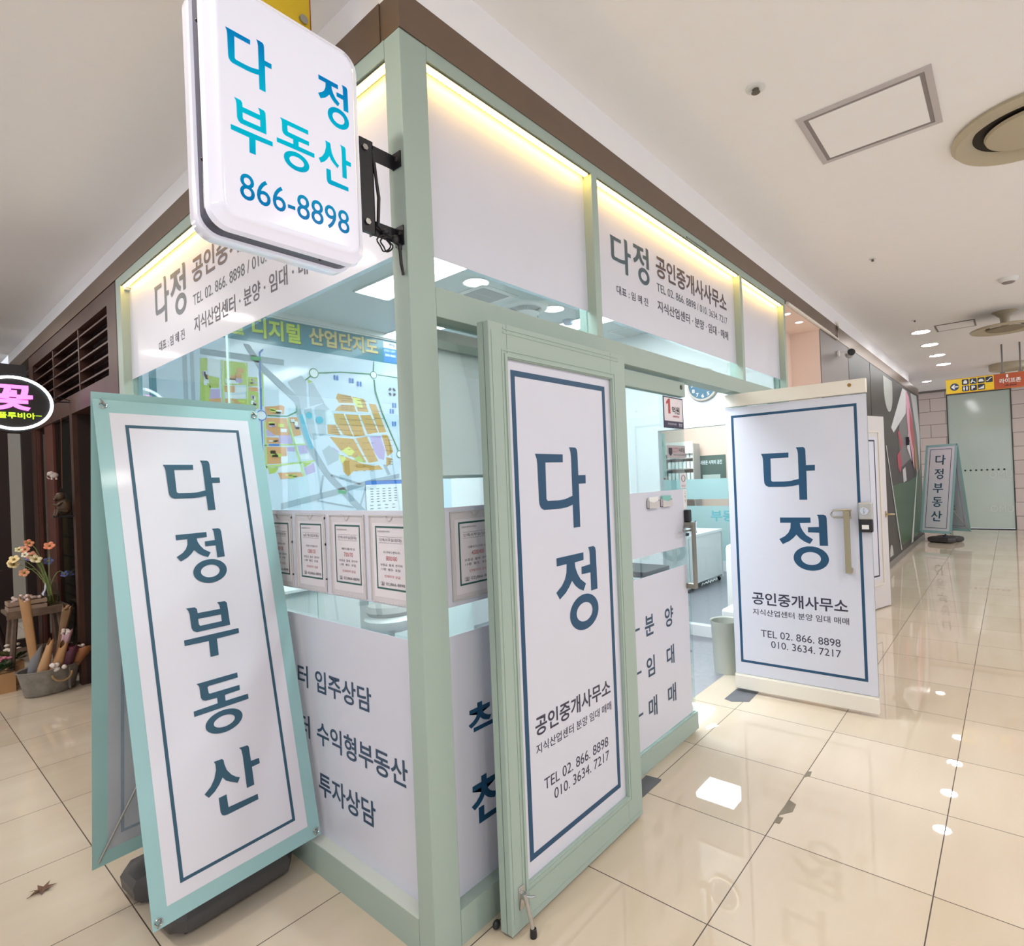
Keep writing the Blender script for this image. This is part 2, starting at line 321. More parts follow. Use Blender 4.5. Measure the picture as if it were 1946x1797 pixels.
# ================================================================== building shell
b = MB(); b.box(-7, 15.6, -6.5, 0.285, -0.1, 0); b.box(-7, 0.03, 0.285, 9, -0.1, 0); b.box(0.03, 1.9, 3.2, 9, -0.1, 0); b.box(10.5, 15.6, 0.285, 3.5, -0.1, 0)
fl = build('floor', b, floor_mat()); fl['kind'] = 'structure'; fl['label'] = 'polished cream tiled corridor floor'; fl['category'] = 'floor'
struct('floor', MB().box(0.03, 10.5, 0.285, 3.2, -0.1, 0.0), INTF, 'grey wood-look floor inside the glass-fronted office', 'floor')
b = MB(); b.box(-7, 15.6, -6.5, 0.0, CEIL, CEIL+0.1); b.box(-7, 0.04, 0.0, 9, CEIL, CEIL+0.1); b.box(11.9, 15.6, 0, 3.5, CEIL, CEIL+0.1)
struct('ceiling', b, CEILW, 'white plasterboard corridor ceiling')
struct('ceiling', MB().box(0.06, 10.5, 0.06, 4.6, 3.04, 3.10), mat('office_ceiling', 'DDE6E8', 0.8), 'white ceiling inside the office')
b = MB(); b.box(0, 11.9, 0.0, 0.1, 3.205, CEIL); b.box(0.04, 0.12, 0.1, 8, 3.205, CEIL); b.box(11.82, 11.9, 0.1, 3.5, 3.205, CEIL)
struct('wall_bulkhead', b, CEILW, 'white bulkhead above the storefronts', 'wall')
b = MB(); b.box(0, 4.05, -0.004, 0.1, 3.075, 3.205); b.box(4.05, 13.3, -0.004, 0.1, 3.045, 3.205); b.box(-0.004, 0.1, 0.1, 7.6, 3.075, 3.205)
struct('trim_1', b, FASC, 'bronze metal fascia band running above the storefronts', 'trim')
# end wall of the corridor
struct('wall_end', MB().box(15.5, 15.6, -6.5, -1.54, 0, CEIL).box(15.5, 15.6, -0.34, 3.5, 0, CEIL).box(15.5, 15.6, -1.54, -0.34, 3.24, CEIL), clad_mat(), 'pinkish stone-clad wall at the end of the corridor')
struct('trim_2', MB().box(15.46, 15.5, -6.5, 3.5, 3.33, CEIL), mat('grey_trim', '6F6A66', 0.5), 'thin grey ceiling trim along the end wall', 'trim')
wd = sroot('window_7', 'tall green tinted glass panel at the end of the corridor', 'window', (15.5, -0.34, 0), (0, 0, -PI/2))
build('pane', MB().box(0, 1.2, 0.005, 0.02, 0.03, 3.22), GREENT, wd)
build('frame', MB().ringframe(-0.01, 1.21, 0, 3.24, 0.022, -0.01, 0.03), mat('dark_green_frame', '3A443E', 0.4), wd)
b = MB()
for i in range(9): b.disc((0.20+i*0.104, 0.001, 1.395), 0.021, 0.021, 20, Matrix.Rotation(PI/2, 4, 'X'))
build('dot_stickers', b, mat('dot_green', '1F2F28', 0.5), wd)
letters('etched_lettering', [('OMU', 0.75, 1.17, 1.20, 1.36, 0.0)], mat('etched', 'D6E0DA', 0.6), wd, y=0.0)
letters('etched_lettering', [('OMU', 0.75, 1.17, 0.40, 0.56, 0.0)], mat('etched', 'D6E0DA', 0.6), wd, y=0.0)
# recess, pilaster and mural wall of the neighbouring shop
struct('wall_recess', MB().box(4.05, 5.23, 0.3, 0.36, 0, 3.04).box(5.23, 5.32, 0.01, 0.3, 0, 3.04), PINK, 'peach coloured wall inside the lit recess', 'wall')
struct('ceiling', MB().box(4.05, 5.23, 0.0, 0.3, 3.03, 3.0445), PINK, 'peach ceiling of the recess beside the office')
struct('wall_pilaster', MB().box(5.32, 6.53, 0.0, 0.3, 0, 3.045).box(5.23, 5.32, 0.0, 0.01, 0, 3.045), GREYP, 'plain grey pilaster between the recess and the mural', 'wall')
mw = sroot('wall_mural', 'dark mural wall with tulip picture along the corridor', 'wall', (6.53, 0, 0))
build('panel', MB().box(0, 6.77, 0.0, 0.1, 0, 3.045), MURAL, mw)
build('skirting', MB().box(0, 6.77, -0.012, 0, 0, 0.1), mat('grey_skirting', '8A8885', 0.35, 0.6), mw)
def mpoly(name, pts, col, y=-0.002):
    bb = MB(); bb.b.faces.new([bb.b.verts.new((p[0]-6.53, y, p[1])) for p in pts]); return build(name, bb, mat('mural_'+col, col, 0.35), mw)
mpoly('white_shape', [(10.95, 2.99), (11.5, 2.99), (11.25, 2.55), (9.75, 2.13), (9.5, 2.2)], 'C9CACB')
mpoly('grey_shape', [(11.2, 2.99), (12.9, 3.02), (13.28, 2.5), (13.28, 1.6), (12.6, 1.4), (11.6, 1.7), (10.5, 1.55), (10.2, 2.1)], '6C6A6B', -0.0015)
mpoly('white_shape', [(12.0, 3.0), (12.9, 3.02), (13.2, 2.2), (13.0, 1.3), (12.7, 2.2)], 'CFD3D6', -0.003)
mpoly('pink_petal', [(11.35, 3.0), (11.75, 2.9), (12.1, 2.5), (12.15, 1.9), (12.1, 1.5), (11.75, 1.72), (11.5, 2.1), (11.35, 2.5)], 'D79AAE', -0.004)
mpoly('red_petal', [(11.75, 2.7), (12.05, 2.5), (12.3, 2.1), (12.2, 1.85), (11.95, 2.0), (11.7, 2.3)], 'B5484E', -0.005)
mpoly('ochre_petal', [(12.2, 2.05), (12.45, 1.95), (12.6, 1.5), (12.35, 1.45), (12.2, 1.65)], 'A8783C', -0.006)
mpoly('white_petal', [(11.2, 1.9), (11.7, 1.68), (12.1, 1.42), (11.8, 1.6), (11.45, 2.2)], 'D2CFD3', -0.0055)
mpoly('red_petal', [(10.15, 2.15), (10.35, 2.2), (10.7, 1.95), (10.5, 1.85)], 'A83A4C', -0.004)
mpoly('red_petal', [(10.0, 1.75), (10.35, 1.85), (10.5, 1.6), (10.3, 1.45), (10.05, 1.55)], 'A83A4C', -0.004)
mpoly('white_petal', [(10.55, 1.5), (10.9, 1.55), (11.0, 1.3), (10.6, 1.27)], 'C4C6C8', -0.004)
mpoly('green_ground', [(9.3, 1.25), (10.3, 1.27), (11.2, 1.27), (12.4, 1.35), (13.2, 1.5), (13.28, 0.3), (12.0, 0.18), (10.2, 0.2), (9.7, 0.5)], '34563C', -0.0025)
mpoly('oval', [(9.37+0.42*math.cos(t*PI/12), 2.8+0.35*math.sin(t*PI/12)) for t in range(12, 25)]+[(9.79, 2.99), (8.95, 2.99)], 'A8ACA8')
mpoly('white_line', [(8.9, 1.9), (8.97, 1.9), (10.1, 0.14), (10.0, 0.14)], 'B9BAB8', -0.006)
mpoly('white_line', [(12.5, 1.5), (12.6, 1.5), (11.5, 0.12), (11.25, 0.12)], 'C9CAC8', -0.006)
mpoly('oval', [(9.05+0.16*math.cos(t*PI/8), 0.16+0.18*math.sin(t*PI/8)) for t in range(0, 9)], 'B9BAB8', -0.003)
struct('trim_3', MB().box(6.52, 6.535, -0.003, 0, 0, 3.045).box(7.88, 7.895, -0.003, 0, 0.1, 3.045), BLKM, 'dark joint lines of the mural wall', 'trim')
build('door_handle', MB().box(4.6, 4.63, -0.05, 0, 1.95, 2.10).box(4.6, 4.75, -0.05, -0.035, 2.02, 2.035), BLKM, mw)

# ================================================================== storefront frame
struct('trim_4', MB().box(0, 0.111, 0, 0.085, 0, 3.075, 0.003), SAGE, 'sage green corner post of the storefront', 'trim')
struct('trim_5', MB().box(0.111, 4.05, 0, 0.1, 2.148, 2.25, 0.002), SAGE, 'sage green transom beam above the doors', 'trim')
YG = 0.05
def window(n, x0, x1, z0, z1, label, root=None, jl=0.0, jr=0.048, tr=0.05, br=0.0, dep=0.1, g=GLASS):
    # local x runs along the facade, y inwards
    wr = root or sroot('window_%d' % n, label, 'window', (0, 0, 0))
    f = MB()
    if jl: f.box(x0-jl, x0, 0, dep, z0-br, z1+tr)
    if jr: f.box(x1, x1+jr, 0, dep, z0-br, z1+tr)
    if tr: f.box(x0, x1, 0, dep, z1, z1+tr)
    if br: f.box(x0, x1, 0, dep, z0-br, z0)
    build('frame', f, SAGE, wr)
    build('glass', MB().box(x0, x1, YG+0.003, YG+0.011, z0, z1), g, wr)
    return wr
w2 = window(2, 0.111, 1.085, 0.12, 2.148, 'glass side light between the corner post and the doors', tr=0, br=0.12, jr=0.055)
w3 = window(3, 0.111, 1.085, 2.25, 3.027, 'header glass nearest the corner post on the door side', jr=0.048)
w4 = window(4, 1.133, 2.975, 2.25, 3.027, 'wide header glass above the doors', jr=0.045)
w5 = window(5, 3.02, 4.0, 2.25, 3.027, 'narrow header glass at the end of the storefront', jr=0.05)
w6 = window(6, 3.02, 4.0, 0.12, 2.148, 'end side light of the storefront behind the open door', tr=0, br=0.12, jl=0.045, jr=0.05)
# left facade faces the other corridor: local x -> -Y
YL = 3.25
wl = sroot('window_1', 'large corner window of the office seen past the banner stand', 'window', (0, YL, 0), (0, 0, -PI/2))
f = MB(); f.box(0, 0.108, 0, 0.1, 0, 3.075); f.box(0.108, YL-0.085, 0, 0.1, 3.015, 3.075); f.box(0.108, YL-0.085, 0, 0.1, 0, 0.12)
build('frame', f, SAGE, wl); build('glass', MB().box(0.108, 1.658, YG+0.003, YG+0.011, 0.12, 3.015), GLASS, wl)
build('glass', MB().box(1.662, YL-0.085, YG+0.003, YG+0.011, 0.12, 3.015), GLASS, wl)
build('glass_joint', MB().box(1.658, 1.662, YG+0.002, YG+0.012, 0.12, 3.015), mat('joint_silicone', 'DDEFEA', 0.3), wl)
build('sill', MB().prism([(0.108, 0.12), (YL-0.085, 0.12), (YL-0.085, 0.124), (0.108, 0.124)], 0.0, YG), mat('pale_sill', 'C8D2CB', 0.35), wl)

def led(loc, L, rot, label):
    t = thing('led_strip_light', label, 'light', loc, rot, 'warm strip lights under the header frames')
    build('channel', MB().box(0.004, L-0.004, 0.008, 0.036, -0.008, 0), STEEL, t)
    d = MB(); n = int(L/0.022)
    for i in range(n): d.box(0.008+i*(L-0.016)/n, 0.008+(i+0.72)*(L-0.016)/n, 0.012, 0.032, -0.014, -0.008)
    build('leds', d, WARM, t)
led((0.111, 0, 3.027), 0.974, (0, 0, 0), 'warm strip light over the blank header panel next to the corner post')
led((1.133, 0, 3.027), 1.842, (0, 0, 0), 'long warm strip light over the lettered header panel above the doors')
led((3.02, 0, 3.027), 0.98, (0, 0, 0), 'short warm strip light over the last header panel before the recess')
led((0, 3.142, 3.015), 3.055, (0, 0, -PI/2), 'warm strip light over the header panel behind the lit sign')

# ------------------------------------------------------------------ vinyl films with lettering
def film(name, x0, x1, z0, z1, label, root=(0, 0, 0), rot=0, m=FILM, th=0.0015, cat='window film'):
    t = thing(name, label, cat, root, (0, 0, rot))
    build('sheet', MB().box(x0, x1, YG-th, YG, z0, z1), m, t); return t
yl = YG-0.0025
film('header_film', 0.112, 1.084, 2.375, 3.027, 'blank white header film between corner post and first mullion', m=FILMG)
h2 = film('header_film', 1.134, 2.974, 2.375, 3.027, 'white header film with office name and phone numbers above the doors', m=FILMG)
letters('lettering', [('@다', 1.303, 1.505, 2.646, 2.834), ('@정', 1.529, 1.703, 2.639, 2.853)], mat('ink_blue_grey', '33505F', 0.45), h2, yl)
letters('lettering', [('공인중개사사무소', 1.783, 2.824, 2.724, 2.852, 0.022)], BROWN_INK, h2, yl)
letters('lettering', [('TEL 02. 866. 8898 / 010. 3634. 7217', 1.785, 2.825, 2.639, 2.687, 0.0)], mat('ink_slate2', '3C4A5A', 0.45), h2, yl)
letters('lettering', [('지식산업센터 · 분양 · 임대 · 매매', 1.786, 2.833, 2.525, 2.588, 0.012), ('대표 : 임 혜 진', 1.349, 1.675, 2.523, 2.569, 0.008)], DARK, h2, yl)
film('header_film', 3.021, 3.999, 2.375, 3.027, 'blank white header film at the end of the storefront by the recess', m=FILMG)
hl = film('header_film', 0.109, YL-0.086, 2.378, 3.015, 'white header film with office name behind the lit box sign', (0, YL, 0), -PI/2, m=FILMG)
def q(x0, x1): return (YL-x1, YL-x0)
it = [('@다',)+q(2.373, 2.628)+(2.626, 2.904), ('@정',)+q(2.094, 2.344)+(2.617, 2.900)]
letters('lettering', it, mat('ink_grey3', '4E5B66', 0.45), hl, yl)
letters('lettering', [('공인중개사사무소',)+q(0.66, 1.995)+(2.742, 2.883, 0.022)], mat('ink_brown2', '5A5058', 0.45), hl, yl)
letters('lettering', [('TEL 02. 866. 8898 / 010. 3634. 7217',)+q(0.66, 1.994)+(2.622, 2.681, 0.0)], mat('ink_slate2', '3C4A5A', 0.45), hl, yl)
letters('lettering', [('지식산업센터 · 분양 · 임대 · 매매',)+q(0.64, 1.992)+(2.470, 2.558, 0.012), ('대표 : 임 혜 진',)+q(2.143, 2.579)+(2.468, 2.529, 0.008)], DARK, hl, yl)
fl2 = film('window_film', 0.109, YL-0.086, 0.12, 1.035, 'white lower film with three lines of service lettering beside the banner stand', (0, YL, 0), -PI/2)
letters('lettering', [('입주상담',)+q(0.391, 0.805)+(0.722, 0.816, 0.016), ('지식산업센터',)+q(0.866, 1.52)+(0.722, 0.816, 0.016),
    ('수익형부동산',)+q(0.182, 0.808)+(0.502, 0.601, 0.016), ('지식산업센터',)+q(0.867, 1.52)+(0.504, 0.601, 0.016),
    ('투자상담',)+q(0.392, 0.808)+(0.287, 0.387, 0.016), ('부동산',)+q(0.95, 1.30)+(0.287, 0.387, 0.016)], mat('ink_navy2', '2C4660', 0.45), fl2, yl)
fs = film('window_film', 0.109, YL-0.086, 1.146, 1.487, 'white film strip behind the notice holders on the corner window', (0, YL, 0), -PI/2)
fp = film('window_film', 0.112, 1.084, 0.12, 1.035, 'white lower film with large navy characters behind the green framed door')
letters('lettering', [('착', 0.221, 0.395, 0.631, 0.765, 0.022), ('친', 0.221, 0.395, 0.327, 0.495, 0.022)], NAVY, fp, yl)
fq = film('window_film', 0.112, 1.084, 1.137, 1.490, 'white film strip behind the notice holder beside the corner post')
film('window_film', 3.021, 3.999, 0.12, 2.0, 'plain white film on the side light behind the open white door')

# ------------------------------------------------------------------ notice holders
NOTES = [('1000/100', '단독사무실(임대)', '에이스테크노타워'), ('1200/120', '상가(임대)', '가산디지털단지'), ('700/70', '단독사무실(임대)', '제이플라츠'), ('800/80', '단독사무실(임대)', '리스하우스벤처1차'), ('4000/400', '단독사무실(임대)', '대륭테크노타운12차')]
def holder(x0, x1, z0, z1, note, label, root, rot):
    t = thing('notice_holder', label, 'sign', root, (0, 0, rot), 'clear notice holders on the shop windows')
    y1 = YG-0.0016; w_ = x1-x0; h = z1-z0; cx = (x0+x1)/2
    build('backing', MB().box(x0, x1, y1-0.0015, y1, z0, z1), mat('holder_back', 'CECACE', 0.3, coat=0.3), t)
    build('paper', MB().box(x0+0.02, x1-0.02, y1-0.0025, y1-0.0016, z0+0.02, z1-0.03), PAPER, t)
    e = MB(); e.ringframe(x0, x1, z0, z1, 0.0035, y1-0.006, y1-0.0005); e.box(x1-0.006, x1, y1-0.007, y1, z0+0.05, z0+0.058); e.box(x1-0.006, x1, y1-0.007, y1, z1-0.02, z1-0.012); e.box(x1-0.006, x1, y1-0.007, y1, z0+h*0.6, z0+h*0.63)
    e.tube([(cx-0.022+0.044*k/8, y1-0.003, z1-0.002-0.02*math.sin(PI*k/8)) for k in range(9)], 0.0018, 6)
    build('holder_edge', e, mat('clear_acrylic', 'C9C6C6', 0.15, coat=0.5), t)
    bx0, bx1, bz0, bz1 = x0+w_*0.15, x1-w_*0.12, z0+h*0.155, z1-h*0.125
    build('printed_border', MB().ringframe(bx0, bx1, bz0, bz1, 0.0065, y1-0.0031, y1-0.0026), mat('ink_darkgreen', '2E5A56', 0.5), t)
    bw = bx1-bx0; bh = bz1-bz0; X = lambda a: bx0+bw*a; Z = lambda a: bz0+bh*a; yy = y1-0.0032
    letters('printed_text', [(note[1], X(.14), X(.86), Z(.75), Z(.81), 0), (note[2], X(.25), X(.8), Z(.57), Z(.61), 0), ('보증금  월세  관리비', X(.14), X(.86), Z(.37), Z(.41), 0), ('13평  별도  포함', X(.16), X(.8), Z(.30), Z(.34), 0), ('☎ 02)866-8898', X(.12), X(.92), Z(.055), Z(.125), 0), ('다정공인중개사사무소', X(.08), X(.5), Z(.9), Z(.93), 0)], mat('ink_print', '4A4650', 0.5), t, yy)
    letters('red_text', [(note[0], X(.34), X(.7), Z(.46), Z(.53), 0.0), ('인테리어 상급', X(.26), X(.78), Z(.19), Z(.235), 0)], mat('ink_red', 'B9585C', 0.5), t, yy)
    l = MB(); l.box(X(.12), X(.88), yy, yy+0.0003, Z(.735), Z(.738)); l.box(X(.12), X(.88), yy, yy+0.0003, Z(.83), Z(.833)); build('printed_rule', l, mat('ink_print', '4A4650', 0.5), t)
    return t
for k, (a, c, lab) in enumerate([(0.955, 1.205, 'notice holder partly hidden by the edge of the banner stand'), (0.674, 0.916, 'notice holder second from the banner stand on the corner window'), (0.390, 0.635, 'notice holder third from the banner stand on the corner window'), (0.105, 0.355, 'notice holder nearest the corner post on the corner window')]):
    x0, x1 = q(a, c); holder(x0, x1, 1.152, 1.471, NOTES[k], lab, (0, YL, 0), -PI/2)
holder(0.172, 0.412, 1.155, 1.474, NOTES[4], 'notice holder between the corner post and the green framed door', (0, 0, 0), 0)

# ================================================================== doors
# green framed outer leaf, folded back in front of the side light
d1 = sroot('door_1', 'green framed outer door folded back against the side light', 'door', (0, 0, 0))
def rail(fz0, fz1, fx0, fx1, bb): bb.box(fx0, fx1, -0.13, -0.104, fz0, fz1, 0.003)
f = MB(); X0, X1, Z0, Z1 = 0.225, 1.105, 0.014, 2.132; ox0, ox1, oz0, oz1 = 0.315, 0.985, 0.148, 2.012
f.box(X0, ox0, -0.13, -0.104, Z0, Z1, 0.003); f.box(ox1, X1, -0.13, -0.104, Z0, Z1, 0.003)
f.box(ox0, ox1, -0.13, -0.104, Z0, oz0, 0.002); f.box(ox0, ox1, -0.13, -0.104, oz1, Z1, 0.002)
build('front_frame', f, SAGE, d1)
f = MB(); f.ringframe(X0, X1, Z0, Z1, 0.09, -0.102, -0.075); build('back_frame', f, SAGE, d1)
f = MB(); f.ringframe(ox0-0.016, ox1+0.016, oz0-0.016, oz1+0.016, 0.012, -0.134, -0.13); f.ringframe(ox0-0.03, ox1+0.03, oz0-0.03, oz1+0.03, 0.006, -0.132, -0.13)
f.box(ox0-0.02, X1-0.06, -0.132, -0.13, 2.098, 2.104); f.box(ox0-0.02, X1-0.06, -0.132, -0.13, 2.112, 2.117); f.box(ox0, X1-0.02, -0.132, -0.13, 0.034, 0.038); f.box(X0+0.012, X0+0.015, -0.132, -0.13, 0.05, 2.1)
build('moulding', f, SAGE, d1)
build('sign_panel', MB().box(ox0-0.02, ox1+0.02, -0.117, -0.11, oz0-0.02, oz1+0.02), FILM, d1)
build('printed_border', MB().ringframe(0.341, 0.946, 0.204, 1.976, 0.021, -0.1182, -0.1174), NAVY, d1)
letters('lettering', [('@다', 0.458, 0.777, 1.375, 1.703), ('@정', 0.552, 0.832, 0.951, 1.286)], NAVY, d1, -0.1178)
letters('lettering', [('공인중개사무소', 0.398, 0.897, 0.630, 0.702, 0.018), ('지식산업센터 분양 임대 매매', 0.398, 0.898, 0.564, 0.601, 0.006), ('TEL 02. 866. 8898', 0.435, 0.863, 0.420, 0.461, 0.0), ('010. 3634. 7217', 0.491, 0.866, 0.361, 0.401, 0.0)], DARK, d1, -0.1178)
st = MB(); st.box(0.262, 0.288, -0.134, -0.13, 0.085, 0.165, 0.003); st.box(0.266, 0.284, -0.155, -0.132, 0.125, 0.145, 0.002)
st.tube([(0.275, -0.148, 0.14), (0.277, -0.156, 0.10), (0.28, -0.166, 0.06), (0.282, -0.172, 0.026)], 0.0075, 10)
st.tube([(0.275, -0.148, 0.135), (0.285, -0.172, 0.138), (0.29, -0.182, 0.142)], 0.004, 8)
sp = build('door_stop', st, CHROME, d1, True); build('rubber_foot', MB().lathe([(0.012, 0.0), (0.0125, 0.01), (0.011, 0.028), (0.008, 0.03)], (0.283, -0.173, 0.001)), BLACK, sp, True)
build('caster', MB().ball((0.232, -0.045, 0.017), 0.016, 0.012, 0.016), BLACK, d1, True)

def glass_leaf(root, W, zt=2.132, rails=SAGE):
    build('top_rail', MB().box(0, W, -0.022, 0.022, 2.046, zt, 0.002), rails, root)
    build('bottom_rail', MB().box(0, W, -0.022, 0.022, 0.022, 0.118, 0.002).prism([(0, 0.118), (W, 0.118), (W, 0.124), (0, 0.124)], -0.018, 0.018), rails, root)
def pull(root, x, y, z0, z1, side, m=BRUSH):
    h = MB(); h.box(x-0.017, x+0.017, y-0.062, y-0.047, z0, z1, 0.002); h.box(x-0.017, x+0.017, y-0.05, y, z0, z0+0.03, 0.002); h.box(x-0.017, x+0.017, y-0.05, y, z1-0.035, z1, 0.002)
    o = build('pull_handle', h, m, root)
    return o
# closed glass leaf
W1 = 0.90; xl = 1.155
d2 = sroot('door_2', 'closed glass door leaf with film lettering behind the green framed door', 'door', (xl, 0.05, 0))
glass_leaf(d2, W1); build('glass', MB().box(0, W1, -0.005, 0.005, 0.124, 2.046), GLASSD, d2)
build('film', MB().box(0, W1-0.045, -0.007, -0.0055, 0.135, 1.03).box(0, W1-0.045, -0.007, -0.0055, 1.14, 1.485), FILM, d2)
ly = -0.0078
def e(a, c, z0, z1, s): return (s, a-xl, c-xl, z0, z1, 0.02)
letters('lettering', [e(1.484, 1.583, 0.712, 0.822, '분'), e(1.708, 1.808, 0.708, 0.822, '양'), e(1.486, 1.574, 0.492, 0.599, '임'), e(1.711, 1.802, 0.491, 0.600, '대'), e(1.490, 1.583, 0.270, 0.378, '매'), e(1.708, 1.806, 0.273, 0.378, '매'),
    e(1.36, 1.43, 0.765, 0.777, '-'), e(1.36, 1.43, 0.54, 0.552, '-'), e(1.36, 1.43, 0.32, 0.332, '-')], mat('ink_navy2', '2C4660', 0.45), d2, ly)
pull(d2, 0.855, -0.006, 0.885, 1.285, -1)
g = MB(); g.tube([(0.855, -0.05, 1.262), (0.75, -0.05, 1.262), (0.738, -0.05, 1.25), (0.75, -0.05, 1.238), (0.855, -0.05, 1.238)], 0.006, 8); build('lock_guard', g, STEEL, d2, True)
build('lock_case', MB().box(0.84, 0.885, -0.04, -0.006, 1.285, 1.36, 0.008), BLKM, d2)
build('bolt_cover', MB().lathe([(0, -0.002), (0.014, -0.002), (0.014, 0.0)], (0.845, -0.024, 2.10), rot=Matrix.Rotation(-PI/2, 3, 'X')), mat('dark_green_plug', '33433A', 0.5), d2)
# stickers on that leaf
t = thing('window_sticker', 'square reward sticker with a big red 1 high on the closed glass door', 'sticker', (xl+0.635, 0.043, 1.85))
build('sheet', MB().box(0, 0.255, -0.001, 0, 0, 0.185), mat('sticker_dark', '33324E', 0.4), t); build('white_field', MB().box(0.012, 0.243, -0.0018, -0.001, 0.042, 0.177), mat('sticker_white', 'E3DDE2', 0.4), t)
build('big_numeral', MB().prism([(0.038, 0.152), (0.066, 0.172), (0.086, 0.172), (0.086, 0.085), (0.060, 0.085), (0.060, 0.146), (0.038, 0.138)], -0.0024, -0.0019), mat('sticker_red', 'B0303C', 0.4), t)
letters('lettering', [('손해배상책임보장', 0.115, 0.20, 0.063, 0.077, 0.01)], mat('sticker_red', 'B0303C', 0.4), t, -0.0024)
letters('lettering', [('억원', 0.105, 0.205, 0.085, 0.13, 0.03)], mat('ink_black', '26242C', 0.4), t, -0.0024)
letters('small_print', [('한국공인중개사협회', 0.05, 0.16, 0.018, 0.03, 0.0), ('한방', 0.19, 0.235, 0.012, 0.032, 0.01)], mat('sticker_white', 'E3DDE2', 0.4), t, -0.0018)
t = thing('window_sticker', 'grey camera recording sticker halfway up the closed glass door', 'sticker', (xl+0.66, 0.043, 1.673))
build('sheet', MB().box(0, 0.235, -0.001, 0, 0, 0.075, 0), mat('sticker_grey', 'A9A5A8', 0.4), t)
build('camera_symbol', MB().prism([(0.02, 0.06), (0.065, 0.06), (0.065, 0.028), (0.0425, 0.012), (0.02, 0.028)], -0.002, -0.001), mat('ink_black', '26242C', 0.4), t)
letters('lettering', [('CCTV', 0.075, 0.148, 0.034, 0.062, 0.0)], mat('sticker_red', 'B0303C', 0.4), t, -0.0016)
letters('lettering', [('녹화중', 0.153, 0.228, 0.034, 0.062, 0.01), ('Video Camera Recording', 0.08, 0.225, 0.013, 0.024, 0.0)], mat('ink_black', '26242C', 0.4), t, -0.0016)
t = thing('window_sticker', 'small pale mask notice at the free edge of the glass door', 'sticker', (xl+0.815, 0.043, 1.49))
build('sheet', MB().box(0, 0.078, -0.001, 0, 0, 0.092), PAPER, t)
mk = MB()
mk.tube([(0.039+0.024*math.cos(k*PI/8), -0.002, 0.06+0.019*math.sin(k*PI/8)) for k in range(17)], 0.0016, 6)
build('mask_symbol', mk, mat('ink_black', '26242C', 0.4), t); letters('lettering', [('마스크', 0.014, 0.064, 0.008, 0.022, 0.0)], mat('ink_black', '26242C', 0.4), t, -0.0016)
t = thing('door_label', 'narrow vertical white label above the lock of the glass door', 'label', (xl+0.845, 0.043, 1.362))
build('sheet', MB().box(0, 0.045, -0.001, 0, 0, 0.122), WHITEP, t); letters('lettering', [(c_, 0.014, 0.031, 0.094-i*0.026, 0.112-i*0.026, 0.0) for i, c_ in enumerate('고정문')], mat('ink_black', '26242C', 0.4), t, -0.0016)
for i, (a, c, m_, lab) in enumerate([(1.556, 1.668, WHITEP, 'white business card box on the glass door film'), (1.709, 1.820, mat('teal_card', '7FC0B8', 0.4), 'teal business card box on the glass door film')]):
    t = thing('card_box', lab, 'card holder', (a, 0.0425, 1.395)); w_ = c-a
    build('box', MB().prism([(0, 0), (w_, 0), (w_, 0.04), (w_/2, 0.03), (0, 0.04)], -0.02, -0.017).box(0, w_, -0.018, 0, 0, 0.003).box(0, 0.003, -0.018, 0, 0, 0.045).box(w_-0.003, w_, -0.018, 0, 0, 0.045).box(0, w_, -0.003, 0, 0, 0.055), mat('clear_acrylic', 'C9C6C6', 0.15), t)
    build('cards', MB().box(0.006, w_-0.006, -0.015, -0.004, 0.004, 0.062), m_, t)

# opened glass leaf with the full height sign film
W3 = 0.906; ang = math.atan2(-0.99946461, 0.03271829)
d3 = sroot('door_3', 'open white glass door leaf with framed sign film and digital lock', 'door', (2.83, 0.0922, 0), (0, 0, ang))
f = MB(); f.box(0, W3, -0.022, 0.022, 2.043, 2.132, 0.002); build('top_rail', f, CREAM, d3)
f = MB(); f.box(0, W3, -0.022, 0.022, 0.024, 0.120, 0.003); f.prism([(0, 0.12), (W3, 0.12), (W3, 0.127), (0, 0.127)], -0.019, 0.019); build('bottom_rail', f, CREAM, d3)
build('glass', MB().box(0, W3, -0.005, 0.005, 0.127, 2.043), GLASSD, d3)
build('sign_film', MB().box(0.002, W3-0.002, -0.007, -0.0055, 0.13, 2.036), FILM, d3)
build('back_film', MB().box(0.002, W3-0.002, 0.0055, 0.007, 0.13, 2.036), FILM, d3)
build('printed_border', MB().ringframe(0.043, 0.849, 0.214, 1.981, 0.0175, -0.0078, -0.0072), NAVY, d3)
letters('lettering', [('@다', 0.243, 0.590, 1.372, 1.726), ('@정', 0.343, 0.651, 0.899, 1.273)], NAVY, d3, -0.0078)
letters('lettering', [('공인중개사무소', 0.141, 0.751, 0.637, 0.726, 0.018), ('지식산업센터 분양 임대 매매', 0.141, 0.754, 0.563, 0.607, 0.006), ('TEL 02. 866. 8898', 0.192, 0.699, 0.413, 0.462, 0.0), ('010. 3634. 7217', 0.259, 0.700, 0.344, 0.392, 0.0)], DARK, d3, -0.0078)
pull(d3, 0.773, -0.006, 0.905, 1.30, 1, mat('wrapped_handle', '9A937C', 0.5, 0.2))
g = MB(); g.tube([(0.80, -0.05, 1.305), (0.70, -0.05, 1.305), (0.688, -0.05, 1.295), (0.684, -0.05, 1.282), (0.688, -0.05, 1.269), (0.70, -0.05, 1.259), (0.80, -0.05, 1.259)], 0.007, 8); build('lock_guard', g, STEEL, d3, True)
lk = build('digital_lock', MB().box(0.838, 0.918, -0.045, -0.005, 1.245, 1.352, 0.008), mat('silver_lock', 'B9B8B4', 0.3, 0.5), d3)
